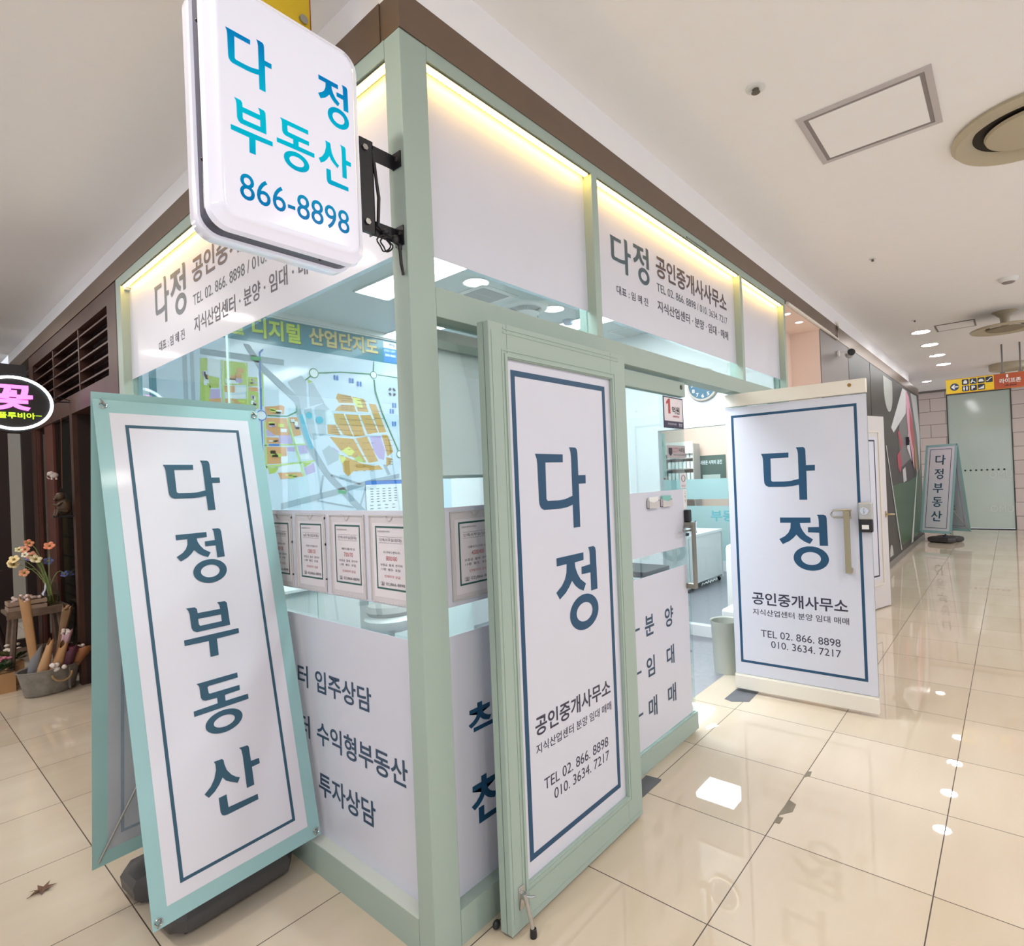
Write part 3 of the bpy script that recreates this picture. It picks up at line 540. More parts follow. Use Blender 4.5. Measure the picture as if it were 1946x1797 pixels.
build('keypad_cover', MB().box(0.84, 0.916, -0.043, -0.005, 1.165, 1.247, 0.008), BLACK, lk); build('keypad_label', MB().box(0.856, 0.895, -0.0445, -0.042, 1.185, 1.212), WHITEP, lk)
k = MB(); k.lathe([(0.024, -0.052), (0.026, -0.05), (0.026, -0.044), (0.0, -0.044)], (0.872, 0, 1.30), rot=Matrix(((1, 0, 0), (0, 0, 1), (0, 1, 0)))); k.box(0.868, 0.876, -0.058, -0.05, 1.282, 1.318, 0.002)
build('thumb_turn', k, CHROME, lk, True)
build('bolt_cover', MB().lathe([(0, -0.003), (0.011, -0.003), (0.011, 0.0)], (0.815, -0.022, 2.098), rot=Matrix(((1, 0, 0), (0, 0, 1), (0, 1, 0)))), mat('brass_plug', '8A6A33', 0.4, 0.5), d3)
# neighbour's white panelled door, opened wide near the mural
d4 = sroot('door_4', 'white panelled door of the neighbouring shop standing open', 'door', (5.33, -0.12, 0), (0, 0, math.atan2(-0.264, 0.85)))
WP = mat('white_door_paint', 'D2CFCF', 0.35)
build('leaf', MB().box(0, 0.89, -0.018, 0.018, 0.012, 2.135, 0.003), WP, d4)
f = MB(); f.ringframe(0.09, 0.76, 0.26, 1.97, 0.018, -0.026, -0.018); build('moulding', f, mat('cream_moulding', 'DAD4C8', 0.35), d4)
build('inset_panel', MB().box(0.125, 0.70, -0.021, -0.018, 0.33, 1.90), FILM, d4)
build('black_border', MB().ringframe(0.13, 0.66, 0.36, 1.87, 0.016, -0.0225, -0.021), BLKM, d4)
h = MB(); h.box(0.835, 0.865, -0.024, -0.018, 1.0, 1.07, 0.002); h.tube([(0.85, -0.022, 1.035), (0.85, -0.06, 1.035), (0.87, -0.07, 1.035), (0.93, -0.072, 1.03)], 0.009, 8); build('lever_handle', h, mat('brass_lever', 'B7A278', 0.3, 0.8), d4, True)

# ================================================================== lit box sign on the corner post
sg = thing('box_sign', 'lit white rounded box sign with blue lettering on the corner post', 'sign', (-0.607, 0.005, 2.220))
SW, SH = 0.422, 0.632
def rrect(x0, x1, z0, z1, r, n=8):
    p = []
    for cx, cz, a0 in ((x1-r, z1-r, 0), (x0+r, z1-r, 90), (x0+r, z0+r, 180), (x1-r, z0+r, 270)):
        p += [(cx+r*math.cos(R(a0+90*k/n)), cz+r*math.sin(R(a0+90*k/n))) for k in range(n+1)]
    return p
def cover(ys, ins):
    m = MB(); rows = []
    for y, i in zip(ys, ins):
        rows.append([m.b.verts.new((x, y, z)) for x, z in rrect(i, SW-i, i, SH-i, 0.052-i*0.6)])
    for a, c in zip(rows, rows[1:]):
        for k in range(len(a)): m.b.faces.new((a[k], a[(k+1) % len(a)], c[(k+1) % len(a)], c[k]))
    m.b.faces.new(rows[0]); m.b.faces.new(rows[-1][::-1]); return m
build('front_cover', cover([-0.061, -0.0608, -0.059, -0.057, -0.050, -0.041, -0.023, -0.022], [0.045, 0.036, 0.028, 0.0265, 0.018, 0.004, 0.0, 0.003]), SIGNM, sg, True)
build('rear_cover', cover([0.094, 0.0938, 0.092, 0.090, 0.086, 0.076, 0.031, 0.030], [0.045, 0.036, 0.028, 0.0265, 0.008, 0.001, 0.0, 0.003]), SIGNM, sg, True)
build('frame_band', cover([-0.0225, -0.022, 0.030, 0.0305], [0.010, 0.008, 0.008, 0.010]), mat('dark_aluminium', '4A4A58', 0.3, 0.4), sg, True)
sc_ = MB()
for z in (0.17, 0.51): sc_.ball((0.006, -0.005, z), 0.005)
for x in (0.30,): sc_.ball((x, -0.005, 0.006), 0.004)
build('screws', sc_, BLKM, sg, True)
def L(x): return x+0.607
o = letters('lettering', [('@다', L(-.560), L(-.450), 0.375, 0.501), ('@정', L(-.324), L(-.232), 0.375, 0.507),
    ('@부', L(-.556), L(-.455), 0.201, 0.326), ('@동', L(-.444), L(-.342), 0.203, 0.328), ('@산', L(-.330), L(-.231), 0.203, 0.330),
    ('866-8898', L(-.540), L(-.244), 0.078, 0.144, 0.004)], GRAD, sg, -0.0616)
bk = thing('sign_bracket', 'black steel bracket holding the lit sign on the corner post', 'bracket', (0, 0.045, 2.35))
for z in (0.03, 0.275):
    f = MB(); f.prism([(-0.19, z), (0, z), (0, z+0.048), (-0.19, z+0.048)], 0.010, 0.014); f.box(-0.004, 0.0, -0.030, 0.0145, z-0.012*(z < 0.1)-0.002, z+0.05)
    build('arm', f, BLKM, bk)
build('upright', MB().box(-0.135, -0.088, -0.002, 0.010, 0.03, 0.325).box(-0.091, -0.088, -0.002, 0.03, 0.03, 0.325), BLKM, bk)
f = MB()
for z in (0.06, 0.295): f.lathe([(0, -0.006), (0.010, -0.006), (0.010, 0), (0, 0)], (-0.118, -0.003, z), 6, rot=Matrix(((1, 0, 0), (0, 0, 1), (0, 1, 0))))
f.lathe([(0, -0.002), (0.007, -0.002), (0.007, 0)], (-0.0045, -0.015, 0.055), 10, rot=Matrix(((0, 0, 1), (1, 0, 0), (0, 1, 0)))); f.lathe([(0, -0.002), (0.007, -0.002), (0.007, 0)], (-0.0045, -0.012, 0.30), 10, rot=Matrix(((0, 0, 1), (1, 0, 0), (0, 1, 0))))
build('bolts', f, STEEL, bk, True)
cb = MB()
cb.tube([(-0.088, 0.0, 0.30), (-0.08, -0.004, 0.2), (-0.074, -0.004, 0.15), (-0.078, 0, 0.06), (-0.05, 0.0, 0.045), (-0.02, -0.01, 0.035), (-0.012, -0.02, 0.0), (-0.012, -0.024, -0.05), (-0.007, -0.026, -0.085)], 0.0055, 8)
for c, r_ in (((-0.062, -0.004, 0.008), 0.022), ((-0.054, -0.008, 0.006), 0.02)):
    cb.tube([(c[0]+r_*math.cos(k*PI/9), c[1]+0.006*math.sin(k), c[2]+r_*1.1*math.sin(k*PI/9)) for k in range(3, 22)], 0.0026, 6)
cb.ball((-0.02, -0.012, 0.03), 0.014, 0.01, 0.016); cb.ball((-0.012, -0.02, 0.005), 0.008, 0.008, 0.014); cb.ball((-0.052, 0.0, 0.048), 0.012, 0.012, 0.01)
tag(build('power_cable', cb, BLACK, None, True, loc=(0, 0.045, 2.35)), 'black taped power cable looped under the sign bracket', 'cable')
# yellow hanging direction sign above
t = thing('hanging_sign', 'yellow edge of a hanging direction sign above the lit box sign', 'sign', (-1.35, 0.30, 3.125))
build('board', MB().box(0, 1.21, 0, 0.03, 0, 0.235), mat('sign_yellow', 'D9B81C', 0.35), t); build('red_edge', MB().box(0, 1.212, -0.001, 0.031, -0.004, 0).box(1.21, 1.213, -0.001, 0.031, -0.004, 0.235), mat('sign_red', '8E2A22', 0.4), t)
build('cap_bolt', MB().lathe([(0, -0.008), (0.014, -0.008), (0.014, 0)], (1.185, 0, 0.035), rot=Matrix(((1, 0, 0), (0, 0, 1), (0, 1, 0)))), STEEL, t, True)
build('hanger_rod', MB().tube([(1.1, 0.015, 0.235), (1.1, 0.015, 0.253)], 0.006), STEEL, t)

# ================================================================== banner stands
def banner_stand(name, label, loc, rz, tau, w_, h_, z0, side_text, dist_base, group, gp):
    t = thing(name, label, 'banner stand', loc, (0, 0, rz), group)
    def sheet(nm, flip, cont):
        e = bpy.data.objects.new('', None)
        return e
    # front banner leans back from a low front edge to the shared top
    top = h_*math.sin(tau)
    def mk(nm, m, bld, sgn):
        o = build(nm, bld, m, t)
        return o
    MF = Matrix.Translation((0, 0, z0)) @ Matrix.Rotation(-tau, 4, 'X')
    fb = build('front_banner', MB().box(0, w_, 0, 0.0015, 0, h_), TEALB, t); fb.matrix_local = MF
    def onto(o, par): o.parent = par; return o
    build('white_panel', MB().box(0.046, w_-0.050, -0.0008, 0, 0.054, h_-0.049), WHITEB, fb)
    build('printed_border', MB().ringframe(0.091, w_-0.096, 0.101, h_-0.094, 0.011, -0.0016, -0.0009), SLATE, fb)
    letters('lettering', [('@다', 0.198, 0.399, 1.379, 1.586), ('@정', 0.205, 0.378, 1.090, 1.303), ('@부', 0.194, 0.391, 0.811, 1.011), ('@동', 0.196, 0.392, 0.526, 0.728), ('@산', 0.197, 0.400, 0.241, 0.451)], SLATE, fb, -0.0018)
    ey = MB()
    for x, z in ((0.018, 0.022), (w_-0.018, 0.022), (0.03, h_-0.022), (w_-0.018, h_-0.022)):
        ey.tube([(x+0.011*math.cos(k*PI/6), -0.002, z+0.011*math.sin(k*PI/6)) for k in range(13)], 0.0022, 6)
    build('eyelets', ey, CHROME, fb, True)
    hk = MB()
    for x, z, dz in ((0.018, 0.022, -0.02), (w_-0.018, 0.022, -0.02), (0.03, h_-0.022, 0.025), (w_-0.018, h_-0.022, 0.022)):
        hk.tube([(x, 0.006, z+0.01), (x, -0.006, z+0.006), (x+0.002, -0.01, z-0.002), (x, -0.004, z+dz*0.5), (x-0.004, 0.004, z+dz)], 0.003, 8)
    build('hooks', hk, STEEL, fb, True)
    # rear banner
    gap = gp; tr_ = math.asin((gp-top-0.012)/h_)
    MR = Matrix.Translation((w_, gap, z0)) @ Matrix.Rotation(PI, 4, 'Z') @ Matrix.Rotation(-tr_, 4, 'X')
    rb = build('rear_banner', MB().box(0, w_, 0, 0.0015, 0, h_), frostmat('teal_banner_back', 'B9D6D6', 1.0, 0.55), t); rb.matrix_local = MR
    build('white_panel', MB().box(0.046, w_-0.050, 0.0015, 0.002, 0.054, h_-0.049), frostmat('banner_back_white', 'E6E4EA', 1.0, 0.55), rb)
    build('printed_border', MB().ringframe(0.096, w_-0.091, 0.101, h_-0.094, 0.011, 0.0021, 0.0026), FAINT, rb)
    if side_text:
        o = letters('lettering', [(c_, 0.20, 0.38, 1.40-0.24*i, 1.57-0.24*i, 0.02) for i, c_ in enumerate(side_text)], FAINT, rb, 0.0028)
        # read from inside of the frame the print shows through the right way round
        for o_ in o:
            for v in o_.data.vertices: v.co.x = w_-v.co.x
    # frame of thin rods and the water filled base
    fr = MB(); ymid = top+0.006
    zt = z0+h_*math.cos(tau)
    ctr = (w_/2, ymid, 0.85)
    for x in (0.02, w_-0.02):
        fr.tube([ctr, (x, 0.006, z0+0.02)], 0.0045, 8); fr.tube([ctr, (x, gap-0.006, z0+0.02)], 0.0045, 8)
        fr.tube([(w_/2, ymid, 0.86), (x, top+0.01, zt-0.01)], 0.0045, 8); fr.tube([(w_/2, ymid, 0.86), (x, top+0.008, zt-0.01)], 0.0045, 8)
    build('rods', fr, STEEL, t, True)
    build('pole', MB().tube([(w_/2, ymid, 0.1), (w_/2, ymid, 0.88)], 0.013, 12), BLKM, t, True)
    bs = MB(); bw, bd = 0.23, 0.27
    pr = [(-bw, -bd+0.05), (-bw+0.04, -bd), (bw-0.04, -bd), (bw, -bd+0.05), (bw, -0.09), (bw-0.05, -0.05), (bw-0.05, 0.05), (bw, 0.09), (bw, bd-0.05), (bw-0.04, bd), (-bw+0.04, bd), (-bw, bd-0.05), (-bw, 0.09), (-bw+0.05, 0.05), (-bw+0.05, -0.05), (-bw, -0.09)]
    cx, cy = w_/2+dist_base[0], ymid+dist_base[1]
    def lay(z, s): return [bs.b.verts.new((cx+p[0]*s, cy+p[1]*s, z)) for p in pr]
    rows = [lay(0.012, 0.9), lay(0.03, 0.98), lay(0.075, 1.0), lay(0.10, 0.95), lay(0.115, 0.80)]
    for a, c in zip(rows, rows[1:]):
        for k in range(16): bs.b.faces.new((a[k], a[(k+1) % 16], c[(k+1) % 16], c[k]))
    bs.b.faces.new(rows[0][::-1]); bs.b.faces.new(rows[-1])
    for sx in (-1, 1):
        for sy in (-1, 1): bs.box(cx+sx*(bw-0.08)-0.03, cx+sx*(bw-0.08)+0.03, cy+sy*(bd-0.07)-0.025, cy+sy*(bd-0.07)+0.025, 0.0, 0.02, 0.004)
    bs.lathe([(0.05, 0.11), (0.045, 0.135), (0.03, 0.14)], (w_/2, ymid, 0), 20)
    build('water_base', bs, CHAR, t, True)
    return t
banner_stand('banner_stand', 'tall mint bordered double banner stand in front of the corner window', (-0.5817, 0.7039, 0), 0.0752, 0.2035, 0.600, 1.8157, 0.157, '', (0.02, -0.02), 'double sided banner stands', 0.56)
banner_stand('banner_stand', 'small distant mint bordered banner stand by the end of the mural wall', (12.4806, -0.0093, 0), -1.994, 0.188, 0.600, 1.80, 0.20, '중개사무소', (0, 0), 'double sided banner stands', 0.68)

# ================================================================== office interior
struct('wall_back', MB().box(0.01, 7.55, 3.15, 3.25, 0, 3.04), WHITE, 'white back wall of the office', 'wall')
struct('wall_divider', MB().box(3.97, 4.05, 0.1, 3.15, 2.025, 3.04).box(3.97, 4.05, 1.26, 3.15, 0, 2.025), WHITE, 'white dividing wall with glazed opening', 'wall')
struct('wall_divider', MB().box(3.97, 4.05, 0.1, 1.26, 0, 0.105), WHITE, 'low white sill under the glazed opening', 'wall')
wi = sroot('window_8', 'glazed opening between the two office rooms', 'window', (0, 0, 0))
build('pane', MB().box(4.005, 4.012, 0.1, 1.26, 0.105, 2.025), glassmat('inner_glass', 'FAFEFE', 0.5), wi)
struct('wall_far', MB().box(7.55, 7.62, 0.36, 1.2, 0, 3.04).box(7.55, 7.62, 1.2, 4.4, 0, 0.17).box(7.55, 7.62, 1.2, 4.4, 2.7, 3.04), WHITE, 'white framed wall of the inner room', 'wall')
wf = sroot('window_9', 'teal frosted glass wall of the inner room', 'window', (7.55, 4.3, 0), (0, 0, -PI/2))
build('pane', MB().box(0, 3.1, 0.004, 0.012, 0.17, 2.7), glassmat('inner_glass', 'FAFEFE', 0.5), wf)
build('frosted_film', MB().box(0, 3.1, 0.0, 0.0035, 1.16, 1.49).box(0, 3.1, 0.0, 0.0035, 0.17, 1.05), TEALF, wf)
letters('lettering', [('부동산', 2.0, 2.6, 0.80, 0.98, 0.03)], mat('teal_ink', '7CC4CE', 0.5), wf, -0.001)
struct('wall_side', MB().box(4.05, 10.5, 0.36, 0.40, 0, 3.04), WHITE, 'white side wall of the inner room', 'wall')
struct('wall_shop', MB().box(10.0, 10.1, 0.4, 5.4, 0, 3.04).box(7.62, 10.0, 5.3, 5.4, 0, 3.04), mat('pink_beige_wall', 'E2C4B4', 0.6), 'pinkish wall of the shop behind the frosted glass', 'wall')
struct('floor', MB().box(7.62, 10.0, 3.2, 5.4, -0.1, 0.0), INTF, 'floor of the shop behind the frosted glass', 'floor')
struct('ceiling', MB().box(7.62, 10.1, 4.6, 5.4, 3.04, 3.10), CEILW, 'ceiling of the shop behind the frosted glass')
# panel lights, downlights and ceiling fittings in the office
for i, (x, y, lab) in enumerate([(1.35, 1.645, 'long panel light on the office ceiling nearest the corner post'), (3.17, 1.15, 'long panel light on the office ceiling above the closed glass door'), (2.2, 2.5, 'long panel light on the office ceiling close to the map wall'), (0.62, 0.75, 'long panel light on the office ceiling right behind the corner post'), (2.25, 0.60, 'long panel light on the office ceiling just inside the door headers')]):  # last three panels are added to even out and brighten the office
    t = thing('panel_light', lab, 'light', (x, y, 3.04), (0, 0, 0), 'long office panel lights')
    build('frame', MB().ringframe(-0.15, 0.15, -0.6, 0.6, 0.012, 0, 0.012), WHITEP, t).rotation_euler = (R(-90), 0, 0)
    d = build('diffuser', MB().box(-0.138, 0.138, -0.588, 0.588, -0.011, -0.005), FILLB if y < 1 else FILLS if y > 2 else PANELM, t)
for x, y, lb in ((6.6, 1.9, 'mirrored in the floor tiles'), (6.2, 0.9, 'nearer the corridor'), (4.9, 2.3, 'close to the dividing wall'), (8.8, 3.4, 'in the rear shop behind the frosted glass')):  # last two are unseen panels, added because these rooms came out dim
    t = thing('panel_light', 'square panel light on the inner ceiling, %s' % lb, 'light', (x, y, 3.04), (0, 0, 0), 'square panel lights')
    build('frame', MB().box(-0.32, 0.32, -0.32, 0.32, -0.008, 0), WHITEP, t); build('diffuser', MB().box(-0.3, 0.3, -0.3, 0.3, -0.011, -0.008), PANELM, t)
def downlight(loc, r, m, label, group, ringm=WHITEP, z=-0.004):
    t = thing('downlight', label, 'light', loc, (0, 0, 0), group)
    build('trim_ring', MB().lathe([(r, 0.0), (r*1.14, 0.0), (r*1.14, -0.005), (r*1.02, -0.008), (r, -0.002)], (0, 0, 0), 32), ringm, t, True)
    build('diffuser', MB().disc((0, 0, z), r, r, 32), m, t); return t
LD = mat('downlight_glow', 'FFFFFF', 0.5, emit='FFFFFF', es=6.0)
downlight((1.73, 1.48, 3.04), 0.09, LD, 'round office downlight seen above the header corner next to the panel light', 'office downlights')
downlight((2.64, 1.49, 3.04), 0.09, LD, 'round office downlight seen above the green framed door', 'office downlights')
t = thing('ceiling_vent', 'perforated grey access plate on the office ceiling', 'vent', (1.98, 1.66, 3.04))
build('frame', MB().box(-0.19, 0.19, -0.19, 0.19, -0.006, 0), WHITEP, t); build('grille', MB().box(-0.14, 0.14, -0.14, 0.14, -0.009, -0.006), mat('grey_grille', '9FA4A6', 0.5), t)
bb_ = MB()
for i in range(10): bb_.disc((-0.10+i*0.02, -0.02, -0.0095), 0.005, 0.005, 8)
build('holes', bb_, WHITEP, t)
t = thing('ceiling_vent', 'flat square ceiling hatch inside the office above the closed glass door', 'vent', (3.85, 1.42, 3.04))
build('frame', MB().box(-0.22, 0.22, -0.18, 0.18, -0.006, 0), WHITEP, t); build('grille', MB().box(-0.19, 0.19, -0.15, 0.15, -0.008, -0.006), mat('pale_grille', 'C9D2D2', 0.5), t)
t = thing('air_diffuser', 'round cone ceiling air diffuser inside the office', 'vent', (2.42, 1.62, 3.04))
build('cone', MB().lathe([(0.20, 0.0), (0.19, -0.02), (0.14, -0.03), (0.13, -0.012)], (0, 0, 0), 32), WHITEP, t, True)
build('core', MB().lathe([(0.0, -0.075), (0.10, -0.07), (0.12, -0.062), (0.03, -0.05), (0.008, -0.04), (0.008, 0)], (0, 0, 0), 32), WHITEP, t, True)
build('wire', MB().tube([(0.14, 0, -0.02), (0.19, 0.02, -0.05), (0.15, 0.03, -0.08), (0.16, 0.03, -0.11)], 0.003, 6), BLKM, t)
tag(build('smoke_detector', MB().lathe([(0.055, 0), (0.055, -0.02), (0.04, -0.04), (0, -0.045)], (3.02, 1.62, 3.04), 24), mat('pale_blue_plastic', 'C2CEE0', 0.4), None, True), 'pale round smoke detector on the office ceiling', 'detector')
# curtain rail over the map
tag(build('ceiling_cornice', MB().box(0.02, 3.9, 3.09, 3.15, 2.995, 3.04).box(0.02, 3.9, 3.11, 3.15, 2.985, 2.995), WHITEP), 'white stepped rail running above the wall map', 'rail')
# ------------------------------------------------------------------ wall map
MAP = {"blocks_ochre":[[1.562,2.422,1.694,2.41,1.715,2.347,1.57,2.339,1.543,2.381],[1.592,2.324,1.72,2.33,1.741,2.267,1.527,2.265,1.551,2.296],[1.706,2.406,1.825,2.394,1.869,2.275,1.759,2.276],[1.872,2.355,1.948,2.355,2.052,2.099,1.974,2.087],[1.515,2.241,1.611,2.244,1.696,2.044,1.603,2.054,1.528,2.161],[1.628,2.24,1.758,2.243,1.822,2.057,1.711,2.042],[1.776,2.241,1.886,2.251,1.961,2.09,1.847,2.069],[1.45,2.138,1.533,2.14,1.574,2.048,1.452,2.059],[1.468,2.032,1.7,2.021,1.823,1.807,1.716,1.839,1.568,1.912],[1.724,2.027,1.84,2.047,1.948,1.818,1.848,1.801],[1.998,2.069,2.064,2.071,2.122,1.908,2.054,1.863],[1.581,1.797,1.612,1.86,1.774,1.796,1.896,1.774,1.959,1.779,1.996,1.74,1.919,1.735,1.771,1.731,1.687,1.727,1.633,1.68,1.589,1.723],[2.04,1.857,2.099,1.846,2.09,1.795,2.036,1.762]],"blocks_yellow":[[1.705,2.397,1.786,2.396,1.812,2.312,1.743,2.314],[1.574,1.912,1.65,1.95,1.707,1.903,1.658,1.855],[1.545,1.885,1.623,1.844,1.575,1.791]],"blocks_lilac":[[1.869,2.048,1.985,2.057,2.03,1.919,2.013,1.829,1.962,1.84,1.903,1.917],[1.486,1.947,1.557,1.901,1.511,1.88],[0.922,2.072,0.996,2.071,0.994,2.023,0.929,2.016],[1.023,2.038,1.12,2.037,1.136,1.959,1.03,1.962],[1.176,1.945,1.252,1.957,1.265,1.887,1.193,1.877],[1.224,1.758,1.313,1.803,1.326,1.727,1.242,1.698],[1.086,1.934,1.155,1.935,1.154,1.896,1.09,1.9],[0.514,2.357,0.595,2.365,0.592,2.289,0.515,2.282]],"blocks_orange":[[0.921,2.256,1.004,2.267,1.052,2.28,1.082,2.268,1.073,2.204,0.926,2.19],[0.921,2.166,1.091,2.172,1.12,2.032,0.994,2.028,0.922,2.082],[1.111,2.182,1.185,2.187,1.215,2.04,1.149,2.023],[0.924,2.011,1.022,2.009,1.03,1.962,0.927,1.959],[0.924,1.935,1.082,1.934,1.083,1.856,1.033,1.798,0.925,1.794],[1.006,1.722,1.197,1.724,1.216,1.689,1.028,1.669],[0.513,2.282,0.6,2.299,0.598,2.232,0.511,2.225],[0.624,2.395,0.7,2.4,0.698,2.348,0.627,2.346],[0.629,2.297,0.692,2.302,0.691,2.27,0.632,2.257],[0.804,2.4,0.871,2.406,0.874,2.374,0.807,2.367]],"blocks_green":[[0.467,2.583,0.514,2.589,0.504,2.413,0.531,2.381,0.509,2.225,0.454,2.221],[0.631,2.588,0.78,2.59,0.792,2.546,0.789,2.417,0.629,2.4],[0.636,2.248,0.692,2.298,0.787,2.306,0.784,2.227,0.639,2.219],[0.803,2.372,0.874,2.369,0.873,2.238,0.797,2.224],[0.804,2.483,0.874,2.486,0.873,2.416,0.804,2.409],[0.521,2.459,0.594,2.449,0.587,2.373,0.522,2.367],[1.748,1.877,1.817,1.796,1.692,1.828],[1.22,1.803,1.303,1.808,1.229,1.763],[0.928,1.761,1.022,1.77,0.983,1.722,0.94,1.714],[1.291,2.519,1.337,2.499,1.289,2.484]],"blocks_white":[[0.516,2.585,0.599,2.593,0.594,2.458,0.518,2.463],[0.635,2.45,0.732,2.447,0.731,2.419,0.638,2.414],[0.704,2.389,0.786,2.398,0.785,2.361,0.702,2.348],[0.638,2.32,0.775,2.341,0.777,2.314,0.638,2.297],[1.035,1.856,1.093,1.861,1.091,1.808,1.033,1.808],[1.008,1.765,1.1,1.788,1.2,1.798,1.197,1.729,1.011,1.727],[1.193,1.867,1.269,1.878,1.283,1.838,1.201,1.832],[1.445,2.28,1.483,2.272,1.534,2.151,1.45,2.141],[1.148,2.013,1.219,2.016,1.232,1.966,1.156,1.955]],"blocks_grey":[[1.113,2.475,1.232,2.544,1.274,2.497,1.275,2.277,1.218,2.253,1.202,2.351],[1.294,2.484,1.336,2.494,1.431,2.33,1.296,2.284],[1.244,2.255,1.312,2.275,1.353,2.01,1.316,1.999,1.282,2.068],[1.338,2.282,1.431,2.325,1.441,2.054,1.375,2.031],[1.42,2.329,1.483,2.272,1.439,2.259],[1.392,1.909,1.459,1.957,1.556,1.88,1.542,1.828,1.44,1.777]],"lines_lime":[[0.609,2.59,0.623,2.592,0.626,2.22,0.61,2.219],[0.789,2.592,0.802,2.593,0.797,2.224,0.784,2.223],[0.908,2.542,0.921,2.544,0.915,2.26,0.901,2.259],[1.091,2.172,1.106,2.177,1.231,1.694,1.216,1.689],[0.903,1.949,1.253,1.967,1.252,1.957,0.906,1.938],[0.911,1.78,1.325,1.828,1.324,1.816,0.914,1.763],[0.91,2.137,0.924,2.138,0.923,1.752,0.909,1.752]],"roads":[[0.469,2.657,0.836,2.658,1.091,2.657,1.089,2.608,0.825,2.606,0.468,2.613],[0.773,2.741,0.821,2.74,0.923,2.591,1.207,2.351,1.226,2.184,1.309,1.958,1.449,1.725,1.791,1.369,1.707,1.374,1.404,1.695,1.256,1.927,1.181,2.201,1.17,2.309,0.877,2.566],[1.02,1.473,1.543,1.578,1.84,1.643,2.179,1.697,2.177,1.652,1.838,1.6,1.541,1.526,1.018,1.42],[1.383,1.696,1.404,1.695,1.371,1.534,1.355,1.534],[1.47,1.704,1.766,1.613,1.741,1.603,1.459,1.689],[1.332,1.485,1.685,1.402,1.673,1.39,1.331,1.473],[1.801,1.585,1.813,1.584,1.751,1.409,1.733,1.41],[1.998,1.784,2.031,1.784,2.079,1.693,2.045,1.683]],"river":[[1.201,2.208,1.229,2.214,1.313,1.933,1.286,1.913,1.24,2.026]],"line_blue":[[0.891,2.69,0.924,2.723,0.93,2.715,0.904,2.682,0.9,2.231,0.887,2.23],[0.888,2.141,0.897,2.141,0.897,1.902,0.888,1.902],[0.94,1.955,1.025,1.957,1.024,1.942,0.94,1.941]],"line_green":[[1.264,2.511,1.313,2.552,1.317,2.542,1.269,2.502],[1.388,2.589,1.599,2.622,1.898,2.64,1.897,2.629,1.599,2.612,1.388,2.577],[1.937,2.758,1.947,2.76,1.943,2.67,1.933,2.669],[1.933,2.586,1.946,2.588,1.954,2.483,2.021,2.277,2.19,1.909,2.176,1.909,2.005,2.276,1.94,2.471],[0.94,2.191,1.097,2.194,1.177,2.236,1.181,2.28,1.189,2.281,1.187,2.229,1.101,2.185,0.94,2.181],[1.98,2.641,2.224,2.638,2.224,2.631,1.98,2.635]],"tag_green":[[0.826,2.648,0.907,2.655,0.906,2.622,0.825,2.617],[1.529,1.563,1.604,1.557,1.603,1.523,1.527,1.532]]}
mp = thing('wall_map', 'large coloured industrial district map board on the office back wall', 'map', (0.08, 3.13, 1.05))
build('board', MB().box(0, 2.75, 0, 0.02, 0, 1.94), mat('map_paper', 'C9DCEB', 0.3, coat=0.4), mp)
build('title_band', MB().box(0, 2.75, -0.0006, 0, 1.715, 1.94), mat('map_teal', '1B7C90', 0.3, coat=0.4), mp)
build('side_band', MB().box(0, 0.022, -0.0006, 0, 0, 1.715).box(0.06, 0.105, -0.0006, 0, 0, 1.715), mat('map_teal', '1B7C90', 0.3), mp)
build('pipe_column', MB().box(0.27, 0.30, -0.0008, 0, 0, 1.715).box(0.32, 0.345, -0.0008, 0, 0, 1.715), mat('map_grey', 'A3B3BE', 0.4), mp)
def mx_(x): return x-0.08
def mz_(z): return z-1.05
letters('title', [('서울', 0.30, 0.72, 1.755, 1.925, 0.03), ('디지털', mx_(0.846), mx_(1.241), mz_(2.808), mz_(2.975), 0.03)], mat('title_lime', 'C8DC3C', 0.4), mp, -0.0022)
letters('title_shadow', [('디지털', mx_(0.853), mx_(1.248), mz_(2.799), mz_(2.967), 0.045), ('산업단지도', mx_(1.321), mx_(2.002), mz_(2.815), mz_(2.967), 0.045)], mat('title_dark', '1E4A58', 0.4), mp, -0.0014)
letters('title', [('산업단지도', mx_(1.314), mx_(1.995), mz_(2.823), mz_(2.975), 0.03)], mat('title_gold', 'D9C27C', 0.4), mp, -0.0022)
cols = {'blocks_grey': ('map_c1', 'A9BAC6'), 'blocks_ochre': ('map_c2', 'C49A4A'), 'blocks_yellow': ('map_c3', 'D8DE6E'), 'blocks_lilac': ('map_c4', 'B5A5D2'), 'blocks_orange': ('map_c5', 'D09A62'), 'blocks_green': ('map_c6', 'A9C255'), 'blocks_white': ('map_c7', 'DDE8EE'), 'lines_lime': ('map_c8', 'B9D478'), 'roads': ('map_c9', '96A8B4'), 'river': ('map_ca', '3FA8C4'), 'line_blue': ('map_cb', '2E72C4'), 'line_green': ('map_cc', '2C7F52'), 'tag_green': ('map_cd', '2E9E62')}
for k, (nm, polys) in enumerate(MAP.items()):
    m_ = MB(); yv = -0.0008-0.0003*k
    for pl in polys: m_.b.faces.new([m_.b.verts.new((mx_(pl[i]), yv, mz_(pl[i+1]))) for i in range(0, len(pl), 2)])
    build(nm, m_, mat(cols[nm][0], cols[nm][1], 0.4), mp)
